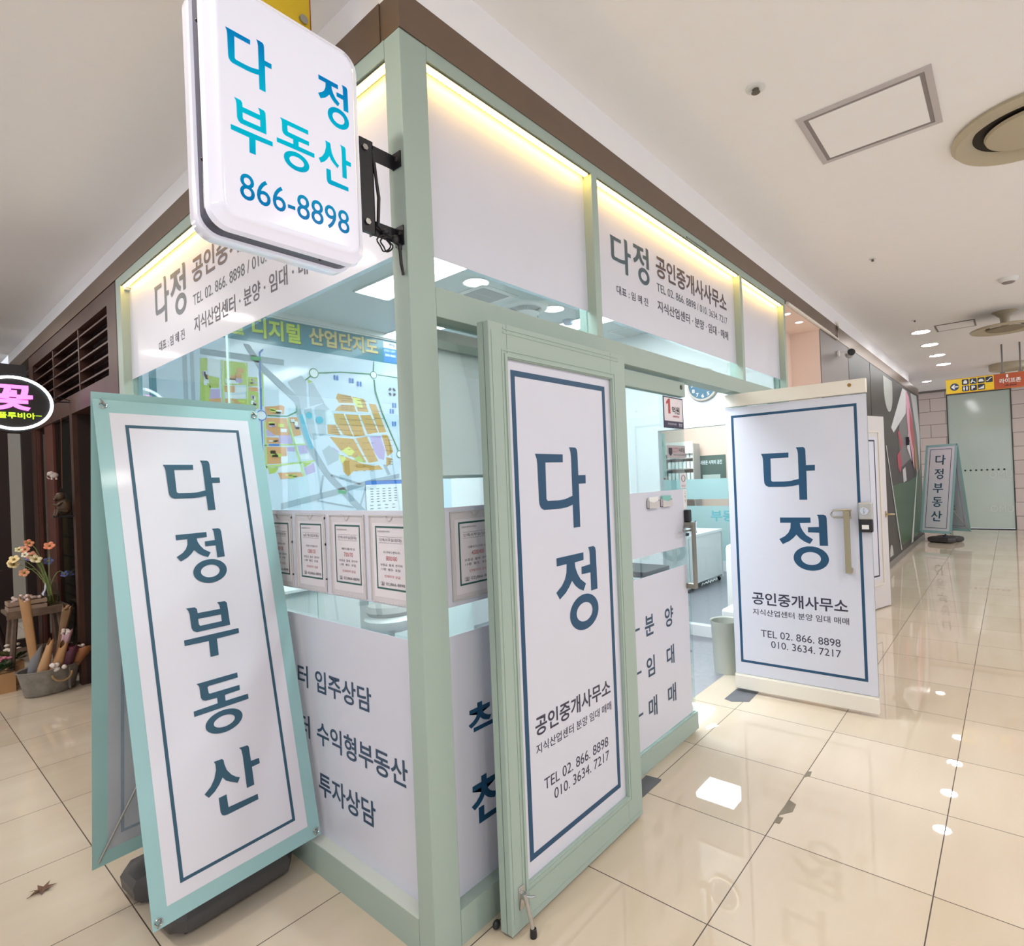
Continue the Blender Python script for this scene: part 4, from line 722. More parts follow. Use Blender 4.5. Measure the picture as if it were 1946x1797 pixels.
# street grid inside the blocks and stations
g = MB()
for x0, z0, x1, z1 in ((1.45, 2.40, 1.74, 2.39), (1.43, 2.18, 1.80, 2.175), (1.42, 2.10, 1.86, 2.08)):
    pass
for nm in ('blocks_ochre',):
    for pl in MAP[nm]:
        xs = pl[0::2]; zs = pl[1::2]; x0, x1, z0, z1 = min(xs), max(xs), min(zs), max(zs)
        for j in range(1, 4):
            for i in range(3):
                xx = x0+(x1-x0)*(0.28+0.2*i); zz = z0+(z1-z0)*(j/4)
                g.box(mx_(xx), mx_(xx)+0.03, -0.0062, -0.006, mz_(zz), mz_(zz)+0.0045)
rp = random.Random(5); PC = [('parcels_white', 'map_c7', 'DDE8EE', MB()), ('parcels_orange', 'map_c5', 'D09A62', MB()), ('parcels_lime', 'map_lime2', 'C6D85E', MB()), ('parcels_lilac', 'map_c4', 'B5A5D2', MB())]
for pl in MAP['blocks_green'][:5]+MAP['blocks_orange'][:6]:
    xs = pl[0::2]; zs = pl[1::2]; x0, x1, z0, z1 = min(xs), max(xs), min(zs), max(zs)
    for j in range(5):
        a_ = x0+(x1-x0)*rp.uniform(0.1, 0.6); c_ = z0+(z1-z0)*rp.uniform(0.1, 0.7); m_ = rp.choice(PC)[3]
        m_.box(mx_(a_), mx_(a_)+min(0.05, (x1-x0)*0.3), -0.0054, -0.0052, mz_(c_), mz_(c_)+min(0.035, (z1-z0)*0.2))
for nm_, k_, h_, m_ in PC: build(nm_, m_, mat(k_, h_, 0.4), mp)
build('block_marks', g, mat('map_mark', '7C5C34', 0.5), mp)
sn = MB(); rw = MB()
RX = Matrix.Rotation(PI/2, 4, 'X')
for cx, cz, r_ in ((1.345, 2.576, 0.043), (1.935, 2.631, 0.036), (2.19, 1.886, 0.036)):
    rw.disc((mx_(cx), -0.0056, mz_(cz)), r_*0.82, r_*0.82, 24, RX); sn.disc((mx_(cx), -0.0054, mz_(cz)), r_, r_, 24, RX)
build('station_rings', sn, mat('map_cc', '2C7F52', 0.4), mp); sn = MB()
sn.disc((mx_(0.892), -0.0054, mz_(2.183)), 0.042, 0.042, 24, RX); rw.disc((mx_(0.892), -0.0056, mz_(2.183)), 0.034, 0.034, 24, RX)
for cx, cz in ((1.70, 2.55), (1.78, 2.53), (1.55, 2.56), (2.12, 2.30), (2.15, 2.36), (2.14, 2.18)):
    for dx in (-0.014, 0.014): sn.prism([(mx_(cx)+dx-0.009, mz_(cz)-0.022), (mx_(cx)+dx+0.009, mz_(cz)-0.022), (mx_(cx)+dx+0.009, mz_(cz)+0.022), (mx_(cx)+dx-0.009, mz_(cz)+0.022)], -0.0056, -0.0054)
build('building_symbols', sn, mat('map_cb', '2E72C4', 0.4), mp)
for cx, cz, r_ in ((1.286, 2.208, 0.029), (1.379, 2.173, 0.033)): pass
build('station_centres', rw, mat('map_white', 'E6EEF2', 0.4), mp)
rw = MB(); rw.disc((mx_(1.286), -0.0056, mz_(2.208)), 0.029, 0.029, 24, RX).disc((mx_(1.379), -0.0056, mz_(2.173)), 0.033, 0.033, 24, RX); build('teal_dots', rw, mat('map_ca', '3FA8C4', 0.4), mp)
cr_ = MB(); cx, cz = mx_(2.133), mz_(2.489)
for k in range(4):
    a0 = k*PI/2+0.35; arc = [(cx+r_*math.cos(a0+j*0.22), cz+r_*math.sin(a0+j*0.22)) for r_, rng in ((0.045, range(0, 5)), (0.022, range(4, -1, -1))) for j in rng]
    cr_.prism(arc, -0.0056, -0.0054)
build('compass', cr_, mat('map_compass', '4A4A5E', 0.4), mp)
tb = MB(); tb.box(mx_(1.803), 2.6, -0.0056, -0.0054, mz_(1.05), mz_(1.633)); build('table_panel', tb, mat('map_white', 'E6EEF2', 0.4), mp)
tb = MB(); tb.box(mx_(1.803), 2.6, -0.006, -0.0057, mz_(1.598), mz_(1.635)); build('table_heading', tb, mat('map_cb', '2E72C4', 0.4), mp)
tb = MB(); tb.ringframe(mx_(1.8), 2.6, mz_(1.05), mz_(1.636), 0.003, -0.0062, -0.0058)
for j in range(6):
    for i in range(5): tb.box(mx_(1.85)+i*0.065, mx_(1.85)+i*0.065+0.03, -0.006, -0.0057, mz_(1.555)-j*0.024, mz_(1.555)-j*0.024+0.007)
for j in range(2):
    for i in range(4): tb.box(mx_(1.84)+i*0.08, mx_(1.84)+i*0.08+0.035, -0.006, -0.0057, mz_(1.40)-j*0.03, mz_(1.40)-j*0.03+0.007)
build('table_rows', tb, mat('map_compass', '4A4A5E', 0.4), mp)
letters('tag_text', [('구로IC', mx_(.800), mx_(.835), mz_(2.592), mz_(2.608), 0), ('서부IC', mx_(1.563), mx_(1.602), mz_(1.548), mz_(1.562), 0)], mat('map_white', 'E6EEF2', 0.4), mp, -0.0065)
lg = MB(); lg.box(mx_(2.057), mx_(2.4), -0.001, -0.0007, 1.725, 1.92); build('logo_panel', lg, mat('map_logo_blue', '2E7ED0', 0.4), mp)
lg = MB(); lg.box(mx_(2.057), mx_(2.4), -0.0014, -0.0011, 1.86, 1.92); build('logo_field', lg, mat('map_white', 'E6EEF2', 0.4), mp)
letters('logo_text', [('한방', mx_(2.12), mx_(2.19), 1.872, 1.91, 0.02)], mat('ink_navy2', '2C4660', 0.45), mp, -0.002)
letters('logo_text', [('(TEL) 1577', mx_(2.065), mx_(2.19), 1.82, 1.845, 0.01), ('010-9681', mx_(2.075), mx_(2.19), 1.78, 1.805, 0.02)], mat('map_white', 'E6EEF2', 0.4), mp, -0.0016)
# roller blind behind the side light
bl = thing('roller_blind', 'pale grey roller blind pulled down behind the narrow side light', 'blind', (0.13, 0.12, 1.60))
b = MB(); b.box(0, 0.95, 0, 0.003, 0, 0.47); build('fabric', b, frostmat('blind_fabric', 'F2EFEC', 1.0, 0.8), bl); build('cassette', MB().box(-0.01, 0.96, -0.02, 0.03, 0.47, 0.54), mat('blind_case', 'C6C8C4', 0.5), bl); build('bottom_bar', MB().box(0, 0.95, -0.004, 0.007, -0.006, 0.006), WHITEP, bl)
# low white cabinets, counter and desk furniture
def cabinet(x0, x1, y0, y1, h, label, n):
    t = thing('cabinet', label, 'cabinet', (x0, y0, 0), (0, 0, 0), 'low white office cabinets'); w_ = x1-x0
    build('body', MB().box(0, w_, 0.02, y1-y0, 0.06, h-0.02).box(0.02, w_-0.02, 0.05, y1-y0-0.02, 0, 0.06), WHITEP, t); build('top', MB().box(-0.005, w_+0.005, -0.005, y1-y0, h-0.02, h, 0.002), WHITEP, t)
    for i in range(n): build('door', MB().box(0.004+i*w_/n, (i+1)*w_/n-0.004, 0, 0.018, 0.07, h-0.03, 0.001), mat('cabinet_door', 'DDE8E8', 0.3), t)
    return t
cabinet(0.35, 1.15, 2.6, 3.1, 1.0, 'low white cabinet under the map, left of the office chair', 2)
cabinet(1.45, 2.6, 2.6, 3.1, 0.95, 'low white cabinet under the map, right of the office chair', 3)
t = thing('reception_desk', 'long white desk front seen under the notice strip of the corner window', 'desk', (0.30, 1.75, 0)); build('front_panel', MB().box(0, 0.27, 0, 0.03, 0.03, 0.98).box(0.274, 0.55, 0, 0.03, 0.03, 0.98), WHITEP, t); build('top', MB().box(-0.02, 0.57, -0.02, 0.6, 0.98, 1.0, 0.003), WHITEP, t); build('side_panel', MB().box(0, 0.03, 0.03, 0.6, 0, 0.98), WHITEP, t); build('side_panel', MB().box(0.52, 0.55, 0.03, 0.6, 0, 0.98), WHITEP, t)
ch = thing('office_chair', 'white swivel chair with grey cushion beside the white desk', 'chair', (1.33, 2.12, 0), (0, 0, 0.4))
build('seat', MB().lathe([(0.0, 0.50), (0.13, 0.51), (0.18, 0.55), (0.19, 0.60), (0.16, 0.63), (0.0, 0.63)], (0, 0, 0), 28), WHITEP, ch, True); build('cushion', MB().lathe([(0.16, 0.63), (0.18, 0.66), (0.16, 0.70), (0, 0.71)], (0, 0, 0), 28), mat('grey_cushion', 'A9A6A2', 0.8), ch, True)
build('column', MB().tube([(0, 0, 0.1), (0, 0, 0.52)], 0.025, 12), CHROME, ch, True)
lg = MB()
for k in range(5): a = k*2*PI/5+0.3; lg.tube([(0, 0, 0.12), (0.26*math.cos(a), 0.26*math.sin(a), 0.07)], 0.016, 8)
build('star_base', lg, BLKM, ch, True)
for k in range(5):
    a = k*2*PI/5+0.3; build('caster', MB().ball((0.26*math.cos(a), 0.26*math.sin(a), 0.03), 0.022, 0.03, 0.03), BLACK, ch, True)
t = thing('side_table', 'small black table seen through the clear slot of the glass door', 'table', (3.12, 0.98, 0)); build('top', MB().box(0, 0.45, 0, 0.45, 0.69, 0.74, 0.006), BLKM, t)
for x, y in ((0.05, 0.05), (0.40, 0.05), (0.05, 0.40), (0.40, 0.40)): build('leg', MB().tube([(x, y, 0), (x*0.86+0.03, y*0.86+0.03, 0.70)], 0.018, 8), BLKM, t)
# clock
cl = thing('wall_clock', 'round blue faced clock with white numerals on the dividing wall', 'clock', (3.968, 0.755, 2.425), (0, 0, -PI/2))
build('rim', MB().lathe([(0.138, -0.03), (0.155, -0.03), (0.16, -0.02), (0.16, 0.0), (0.138, 0.0)], (0, 0, 0), 40, rot=Matrix(((1, 0, 0), (0, 0, 1), (0, 1, 0)))), mat('clock_rim', 'B9B2A6', 0.3, 0.5), cl, True)
build('face', MB().lathe([(0.0, -0.018), (0.139, -0.018), (0.139, 0.0), (0, 0)], (0, 0, 0), 40, rot=Matrix(((1, 0, 0), (0, 0, 1), (0, 1, 0)))), mat('clock_face', '446A7E', 0.5), cl)
letters('numerals', [(str(k), 0.108*math.sin(R(30*k))-(0.020 if k > 9 else 0.013), 0.108*math.sin(R(30*k))+(0.020 if k > 9 else 0.013), 0.108*math.cos(R(30*k))-0.017, 0.108*math.cos(R(30*k))+0.017, 0.01) for k in range(1, 13)], WHITEP, cl, -0.0186)
build('hands', MB().box(-0.003, 0.003, -0.022, -0.02, 0, 0.07).box(0, 0.09, -0.022, -0.02, -0.002, 0.002), WHITEP, cl)
# desk behind the glass, calendar and boxes
t = thing('desk', 'white desk with hanging cables in the inner room', 'desk', (5.72, 1.82, 0))
build('top', MB().box(0, 1.12, 0, 0.6, 0.72, 0.76, 0.003), WHITEP, t); build('front_panel', MB().box(0.02, 1.10, 0.01, 0.03, 0.10, 0.72), WHITEP, t); build('side_panel', MB().box(0.0, 0.03, 0.01, 0.58, 0.06, 0.72), WHITEP, t); build('side_panel', MB().box(1.09, 1.12, 0.01, 0.58, 0.06, 0.72), WHITEP, t)
wh = MB()
for x, y in ((0.05, 0.06), (0.3, 0.1), (1.07, 0.06), (0.05, 0.5), (1.07, 0.5)): wh.ball((x, y, 0.03), 0.03)
build('casters', wh, BLACK, t, True)
cbm = MB()
for k in range(3): cbm.tube([(0.3+0.1*k+0.3*j/8, -0.02-0.01*k, 0.06+0.035*math.sin(j*1.3+k)**2) for j in range(9)], 0.005, 6)
tag(build('cable_bundle', cbm, WHITEP, None, True, loc=(5.72, 1.82, 0)), 'tangled white cables under the white desk', 'cable')
t = thing('desk_calendar', 'open white desk calendar standing on the white desk', 'calendar', (5.76, 1.86, 0.76), (0, 0, R(10)))
build('page', MB().prism([(0, 0), (0.36, 0.01), (0.42, 0.155), (0.08, 0.15)], -0.03, -0.027), PAPER, t); build('easel', MB().tube([(0.40, -0.02, 0.005), (0.44, 0, 0.16), (0.52, 0.06, 0.005)], 0.006, 6).tube([(0.40, -0.02, 0.005), (0.52, 0.06, 0.005)], 0.008, 6), BLKM, t)
tag(build('desk_phone', MB().box(5.72, 5.80, 1.84, 1.92, 0.76, 0.80, 0.008), BLACK), 'small black phone at the near corner of the white desk', 'phone')
t = thing('white_drawer_unit', 'white drawer unit carrying the teal box', 'drawers', (5.86, 2.45, 0)); build('body', MB().box(0, 0.55, 0, 0.5, 0.0, 1.02, 0.004), WHITEP, t); build('drawer', MB().box(0.01, 0.54, -0.012, 0, 0.70, 0.98, 0.003), WHITEP, t); build('drawer', MB().box(0.01, 0.54, -0.012, 0, 0.38, 0.68, 0.003), WHITEP, t)
t = thing('teal_storage_box', 'light teal plastic box with a handle slot on the white drawer unit', 'box', (5.98, 2.5, 1.02)); build('body', MB().box(0, 0.36, 0, 0.3, 0, 0.36, 0.03), mat('teal_plastic', '7FD3DC', 0.35), t); build('handle_slot', MB().box(0.1, 0.28, -0.003, 0.01, 0.27, 0.30, 0.004), mat('dark_teal', '2E6E78', 0.5), t)
# shelf, poster, lights in the shop behind the frosted wall
t = thing('display_shelf', 'tall shelf of white products behind the frosted glass', 'shelf', (9.6, 4.15, 0), (0, 0, -PI/2)); 
f = MB()
for z in (0.3, 0.7, 1.1, 1.45, 1.68, 1.90, 2.15): f.box(0, 0.62, 0, 0.3, z, z+0.02)
build('boards', f, mat('shelf_grey', 'A8A09A', 0.5), t); build('side', MB().box(-0.02, 0, 0, 0.3, 0, 2.2), mat('shelf_grey', 'A8A09A', 0.5), t); build('side', MB().box(0.62, 0.64, 0, 0.3, 0, 2.2), mat('shelf_grey', 'A8A09A', 0.5), t); build('header', MB().box(0, 0.62, -0.01, 0, 2.0, 2.25), mat('shelf_head', 'CFC6BE', 0.5), t)
p0 = None
for z in (1.47, 1.70, 1.92):
    for k in range(7):
        lab = 'small white product box, %s from left, %s of rear shop shelf' % (('first', 'second', 'third', 'fourth', 'fifth', 'sixth', 'seventh')[k], {1.47: 'lowest board', 1.70: 'middle board', 1.92: 'top board'}[z])
        if p0 is None:
            p0 = tag(build('product_box', MB().box(-0.03, 0.03, -0.03, 0.03, 0, 0.14, 0.004), WHITEP, None, loc=(9.66, 4.08, z)), lab, 'box', 'white boxes on the display shelf')
        else:
            c = p0.copy(); C.objects.link(c); c.location = (9.66, 4.08-0.085*k, z); c['label'] = lab
t = thing('wall_poster', 'dark green poster with white text behind the frosted glass', 'poster', (9.98, 3.62, 1.10), (0, 0, -PI/2)); build('sheet', MB().box(0, 0.62, 0, 0.01, 0, 0.85), mat('poster_green', '4A5A50', 0.5), t); build('white_field', MB().box(0.12, 0.5, -0.002, 0, 0.1, 0.45), mat('poster_pale', 'B9C2BC', 0.5), t)
letters('lettering', [('새로운 시작의 공간', 0.08, 0.55, 0.66, 0.75, 0.02)], mat('map_white', 'E6EEF2', 0.4), t, -0.003)
for k, (x, y, rz) in enumerate([(8.2, 3.6, 0.1), (9.0, 3.0, 0.1), (8.6, 2.6, 1.2)]):
    t = thing('linear_light', 'slim ceiling light of the rear shop, %s' % ('closest to the shelf', 'over the poster', 'crosswise in front of the other two')[k], 'light', (x, y, 2.86), (0, 0, rz), 'slim ceiling lights behind the frosted glass'); build('tube', MB().box(-0.02, 0.02, -0.5, 0.5, 0, 0.03), LAMPM, t); build('housing', MB().box(-0.03, 0.03, -0.5, 0.5, 0.03, 0.18), WHITEP, t)
t = thing('wall_poster', 'tall narrow pale green price banner beyond the dividing wall', 'poster', (7.35, 3.13, 0.9)); build('sheet', MB().box(0, 0.34, 0, 0.008, 0, 1.40), mat('poster_mint', 'C3E0D2', 0.5), t)
letters('lettering', [('ep', 0.06, 0.26, 1.12, 1.27, 0.03)], mat('poster_leaf', '5E9E5A', 0.5), t, -0.002)
f = MB()
for k in range(7): f.box(0.05, 0.26, -0.002, 0, 0.1+k*0.07, 0.112+k*0.07)
build('text_rows', f, mat('poster_rows', '7C9A8C', 0.5), t); f = MB(); f.box(0.14, 0.30, -0.003, 0, 0.42, 0.45).box(0.14, 0.30, -0.003, 0, 0.60, 0.63); build('red_tags', f, mat('poster_red', 'A84A4A', 0.5), t)
# bins
bn = thing('waste_bin', 'open beige round waste bin behind the open white door', 'bin', (3.17, 0.30, 0))
build('body', MB().lathe([(0.095, 0.0), (0.112, 0.39), (0.118, 0.40), (0.118, 0.408), (0.108, 0.40), (0.092, 0.012), (0, 0.012)], (0, 0, 0), 36), BEIGEP, bn, True)
bn = thing('waste_bin', 'white rectangular bin with a lid behind the beige bin', 'bin', (3.36, 0.26, 0)); build('body', MB().box(-0.02, 0.20, -0.06, 0.13, 0, 0.37, 0.02), WHITEP, bn); build('lid', MB().box(-0.03, 0.21, -0.07, 0.14, 0.37, 0.45, 0.02), WHITEP, bn); build('bin_bag', MB().prism([(-0.04, 0.28), (0.0, 0.38), (0.02, 0.38), (0.0, 0.30)], 0.125, 0.142), WHITEP, bn)
tag(build('tower_heater', MB().box(3.68, 3.84, 0.36, 0.50, 0.0, 0.94, 0.045), WHITEP, None, True), 'slim white rounded tower appliance behind the bins', 'appliance')
pt = thing('potted_plant', 'green leafy plant peeking past the open white door', 'plant', (6.55, 1.25, 0)); build('pot', MB().lathe([(0.11, 0), (0.15, 0.3), (0.13, 0.3), (0.1, 0.05)], (0, 0, 0), 24), WHITEP, pt, True)
f = MB(); f.tube([(0, 0, 0.2), (0.01, 0.02, 1.2)], 0.012, 8)
build('stem', f, mat('stem_green', '5B6B3A', 0.7), pt, True); f = MB()
for k in range(60):
    a = random.uniform(0, 2*PI); z = random.uniform(0.55, 1.35); l_ = random.uniform(0.10, 0.24); d_ = Vector((math.cos(a), math.sin(a), random.uniform(-0.2, 0.6))).normalized(); s_ = d_.cross(Vector((0, 0, 1))).normalized()*0.018; c0 = Vector((0, 0.02, z))
    f.quad(c0, c0+d_*l_*0.5+s_, c0+d_*l_, c0+d_*l_*0.5-s_)
build('leaves', f, mat('leaf_green', '3E6B3A', 0.5), pt)

# ================================================================== corridor ceiling fittings
for i, (x, y) in enumerate(LAMPS):
    downlight((x, y, CEIL), 0.105, LAMPM, ('first', 'second', 'third', 'last')[i]+' of the four lit round downlights in a row along the mural corridor', 'corridor downlights in a row')
FILLM = mat('fill_lamp_glow', 'FFFFFF', 0.5, emit='FFF6EE', es=110)
for i, (x, y) in enumerate(FILL_LAMPS):
    downlight((x, y, CEIL), 0.16, FILLM, 'lit round corridor downlight above the open floor outside the storefront', 'corridor downlights over the open floor')
downlight((13.5, -0.146, CEIL), 0.08, LAMPM, 'small lit downlight close to the clad end wall', 'end wall downlight')
downlight((4.33, 0.07, 3.03), 0.035, LAMPW, 'warm spot in the peach recess next to the storefront', 'warm spots in the peach recess'); downlight((4.73, 0.07, 3.03), 0.035, LAMPW, 'warm spot in the peach recess nearer the pilaster', 'warm spots in the peach recess')
def hatch(x0, x1, y0, y1, label):
    t = thing('ceiling_hatch', label, 'hatch', (x0, y0, CEIL)); w_, h_ = x1-x0, y1-y0
    fr = build('frame', MB().ringframe(0, w_, 0, h_, 0.03, 0, 0.006), mat('aluminium_trim', 'C9C5C8', 0.4, 0.3), t); fr.rotation_euler = (-PI/2, 0, 0); fr.location = (0, 0, 0)
    bv = MB(); bv.box(0.05, w_-0.05, 0.05, h_-0.05, -0.006, -0.002); build('panel', bv, CEILW, t)
    bv = MB(); bv.box(0.03, 0.05, 0.03, h_-0.03, -0.003, 0).box(w_-0.05, w_-0.03, 0.03, h_-0.03, -0.003, 0).box(0.05, w_-0.05, 0.03, 0.05, -0.003, 0).box(0.05, w_-0.05, h_-0.05, h_-0.03, -0.003, 0); build('seal', bv, mat('dark_gap', '8F898A', 0.6), t)
hatch(1.945, 2.50, -1.285, -0.70, 'large framed white access hatch on the ceiling outside the doors')
t = thing('air_outlet', 'slim linear air outlet panel on the corridor ceiling beside the first lit downlight', 'vent', (7.75, -1.21, CEIL)); build('panel', MB().box(0, 0.43, 0, 0.43, -0.004, 0), CEILW, t); build('slots', MB().box(0, 0.43, 0.0, 0.02, -0.006, 0).box(0, 0.43, 0.41, 0.43, -0.006, 0).box(0.0, 0.02, 0.02, 0.41, -0.006, 0).box(0.41, 0.43, 0.02, 0.41, -0.006, 0), mat('dark_gap', '8F898A', 0.6), t)
def sprink(x, y, label, r=0.045):
    t = thing('sprinkler', label, 'sprinkler', (x, y, CEIL), (0, 0, 0)); build('plate', MB().lathe([(r, 0), (r, -0.004), (r*0.45, -0.007), (0, -0.007)], (0, 0, 0), 24), WHITEP, t, True)
    build('head', MB().lathe([(r*0.35, -0.004), (r*0.3, -0.02), (r*0.45, -0.022), (0, -0.026)], (0, 0, 0), 16), mat('tarnished', '6B665C', 0.4, 0.6), t, True)
sprink(1.56, -0.63, 'round sprinkler head on the ceiling nearest the storefront header'); sprink(4.45, -0.63, 'small dark sprinkler head on the ceiling before the recess', 0.03); sprink(7.2, -0.63, 'tiny dark sprinkler head on the ceiling before the row of downlights', 0.03); sprink(10.1, -0.56, 'tiny sprinkler stub between the lit downlights', 0.03)
def diffuser(x, y, r, label, drop=0.1):
    t = thing('air_diffuser', label, 'vent', (x, y, CEIL)); CV = mat('cream_diffuser', 'B8AE96', 0.45)
    build('outer_cone', MB().lathe([(r, -0.0), (r*1.02, -0.02), (r*0.96, -0.045), (r*0.82, -0.035), (r*0.74, -0.005)], (0, 0, 0), 48), CV, t, True)
    build('dark_throat', MB().disc((0, 0, -0.002), r*0.76, r*0.76, 40), mat('throat', '2A241C', 0.8), t)
    build('centre_disc', MB().lathe([(0, -0.04), (r*0.5, -0.042), (r*0.58, -0.035), (r*0.6, -0.02), (r*0.3, -0.01)], (0, 0, 0), 48), CV, t, True)
diffuser(2.86, -1.66, 0.36, 'large round cream air diffuser on the ceiling cut by the picture edge')
t = thing('air_diffuser', 'suspended round air diffuser hanging over the middle of the corridor', 'vent', (7.62, -1.50, CEIL)); CV = mat('cream_diffuser', 'B8AE96', 0.45)
build('neck', MB().lathe([(0.13, 0), (0.10, -0.02), (0.05, -0.07), (0.04, -0.18)], (0, 0, 0), 32), CV, t, True); build('outer_cone', MB().lathe([(0.15, -0.18), (0.31, -0.185), (0.35, -0.20), (0.34, -0.215), (0.24, -0.205)], (0, 0, 0), 40), CV, t, True); build('centre_disc', MB().lathe([(0.05, -0.18), (0.19, -0.20), (0.18, -0.215), (0, -0.22)], (0, 0, 0), 40), mat('throat2', '8A806A', 0.5), t, True)
t = thing('air_diffuser', 'distant round air diffuser behind the hanging yellow and orange sign', 'vent', (12.3, -1.53, CEIL)); build('outer_cone', MB().lathe([(0.3, 0), (0.3, -0.10), (0.27, -0.12), (0.2, -0.09)], (0, 0, 0), 32), CV, t, True); build('centre_disc', MB().lathe([(0, -0.02), (0.16, -0.02), (0.16, -0.01)], (0, 0, 0), 32), CV, t, True)
t = thing('smoke_detector', 'round white smoke detector on the corridor ceiling above the hanging air diffuser', 'detector', (6.05, -1.54, CEIL)); build('body', MB().lathe([(0.08, 0), (0.075, -0.025), (0.05, -0.045), (0, -0.05)], (0, 0, 0), 28), WHITEP, t, True); build('slots', MB().lathe([(0.055, -0.042), (0.045, -0.05), (0.03, -0.052)], (0, 0, 0), 20), mat('dark_gap', '8F898A', 0.6), t, True)
# hanging direction sign
hs = thing('hanging_sign', 'long yellow and orange direction sign hanging across the corridor', 'sign', (10.0, -0.724, 2.70), (0, 0, -PI/2))
build('yellow_board', MB().box(0, 0.612, 0, 0.04, 0, 0.221), mat('sign_yellow2', 'E8C31E', 0.4), hs); build('orange_board', MB().box(0.612, 1.9, 0, 0.04, 0, 0.221), mat('sign_orange', 'B0502A', 0.4), hs)
build('edge', MB().box(-0.004, 1.9, -0.001, 0.041, -0.006, 0).box(-0.004, 1.9, -0.001, 0.041, 0.221, 0.227), mat('sign_edge', 'C07A1E', 0.4), hs)
ic = MB(); ic.disc((0.112, -0.002, 0.10), 0.058, 0.058, 28, RX); build('arrow_disc', ic, mat('sign_navy', '26345C', 0.4), hs)
ic = MB(); ic.prism([(0.066, 0.10), (0.108, 0.14), (0.122, 0.128), (0.104, 0.109), (0.162, 0.109), (0.162, 0.091), (0.104, 0.091), (0.122, 0.072), (0.108, 0.06)], -0.004, -0.003); build('arrow', ic, WHITEP, hs)
sq = MB(); wt = MB()
def sqr(x, z): sq.prism([(x+p[0], z+p[1]) for p in rrect(0, 0.088, 0, 0.088, 0.012, 3)], -0.003, -0.002)
for k in range(4): sqr(0.21+k*0.1, 0.118)
for k in range(3): sqr(0.21+k*0.1, 0.015)
build('icon_squares', sq, mat('sign_navy2', '1E2A44', 0.4), hs)
# bus, escalator and plan symbols
wt.box(0.23, 0.278, -0.005, -0.004, 0.135, 0.175).box(0.24, 0.268, -0.005, -0.004, 0.18, 0.19)
wt.prism([(0.318, 0.135), (0.34, 0.19), (0.352, 0.19), (0.352, 0.16), (0.37, 0.16), (0.388, 0.135), (0.372, 0.135), (0.36, 0.15), (0.34, 0.15), (0.335, 0.135)], -0.005, -0.004)
wt.prism([(0.422, 0.140), (0.422, 0.16), (0.435, 0.182), (0.47, 0.182), (0.485, 0.16), (0.485, 0.14)], -0.005, -0.004)
wt.prism([(0.52, 0.14), (0.54, 0.14), (0.575, 0.18), (0.59, 0.18), (0.59, 0.19), (0.57, 0.19), (0.535, 0.15), (0.52, 0.15)], -0.005, -0.004)
for x in (0.235, 0.272): wt.disc((x, -0.0045, 0.088), 0.008, 0.008, 12, RX); wt.prism([(x-0.012, 0.076), (x+0.012, 0.076), (x+0.006, 0.028), (x-0.006, 0.028)], -0.005, -0.004)
wt.prism([(0.418, 0.03), (0.488, 0.03), (0.488, 0.085), (0.47, 0.07), (0.47, 0.06), (0.445, 0.06), (0.445, 0.045), (0.418, 0.045)], -0.005, -0.004)
build('icons', wt, WHITEP, hs)
letters('lettering', [('P', 0.33, 0.375, 0.03, 0.088, 0.05), ('1', 0.76, 0.785, 0.16, 0.208, 0.0), ('라이프존', 0.68, 0.935, 0.075, 0.148, 0.02)], WHITEP, hs, -0.0045)
letters('lettering', [('Life Zone', 0.74, 0.88, 0.03, 0.055, 0.02)], mat('ink_black', '26242C', 0.4), hs, -0.0025)
build('hanger_rod', MB().tube([(0.72, 0.02, 0.227), (0.72, 0.02, 0.678)], 0.012).box(0.69, 0.75, 0, 0.04, 0.227, 0.25), mat('rod_grey', '6E6A68', 0.5), hs); build('hanger_rod', MB().tube([(0.935, 0.02, 0.227), (0.935, 0.02, 0.678)], 0.012).box(0.905, 0.965, 0, 0.04, 0.227, 0.25), mat('rod_grey', '6E6A68', 0.5), hs)
# security camera and conduit on the fascia
t = thing('security_camera', 'small black and white bullet camera below the conduit', 'camera', (6.0, -0.004, 2.88)); build('mount', MB().lathe([(0.035, 0), (0.035, 0.02), (0.015, 0.03), (0.012, 0.1)], (-0.05, 0, 0), 20, rot=Matrix(((1, 0, 0), (0, 0, -1), (0, 1, 0)))), WHITEP, t, True)
aim = Matrix.Rotation(R(200), 4, 'Z')
build('body', MB().lathe([(0.042, 0.0), (0.045, 0.02), (0.045, 0.14), (0.03, 0.16), (0, 0.16)], (-0.03, -0.14, 0), 24, rot=Matrix.Rotation(R(20), 3, 'Z') @ Matrix(((0, 0, 1), (1, 0, 0), (0, 1, 0)))), WHITEP, t, True)
build('lens', MB().lathe([(0, -0.006), (0.02, -0.006), (0.038, -0.002), (0.04, 0.002)], (-0.032, -0.141, 0), 24, rot=Matrix.Rotation(R(20), 3, 'Z') @ Matrix(((0, 0, 1), (1, 0, 0), (0, 1, 0)))), BLACK, t, True)
tag(build('cable_conduit', MB().tube([(4.07, -0.014, 3.05), (5.6, -0.014, 3.05)], 0.016, 8).tube([(5.6, -0.014, 3.05), (5.95, -0.014, 3.045), (5.97, -0.014, 3.06), (5.98, -0.014, 3.20), (5.96, -0.014, 3.235), (5.90, -0.012, 3.23)], 0.013, 8), CREAM, None, True), 'cream cable conduit running under the bronze fascia to the camera', 'conduit')

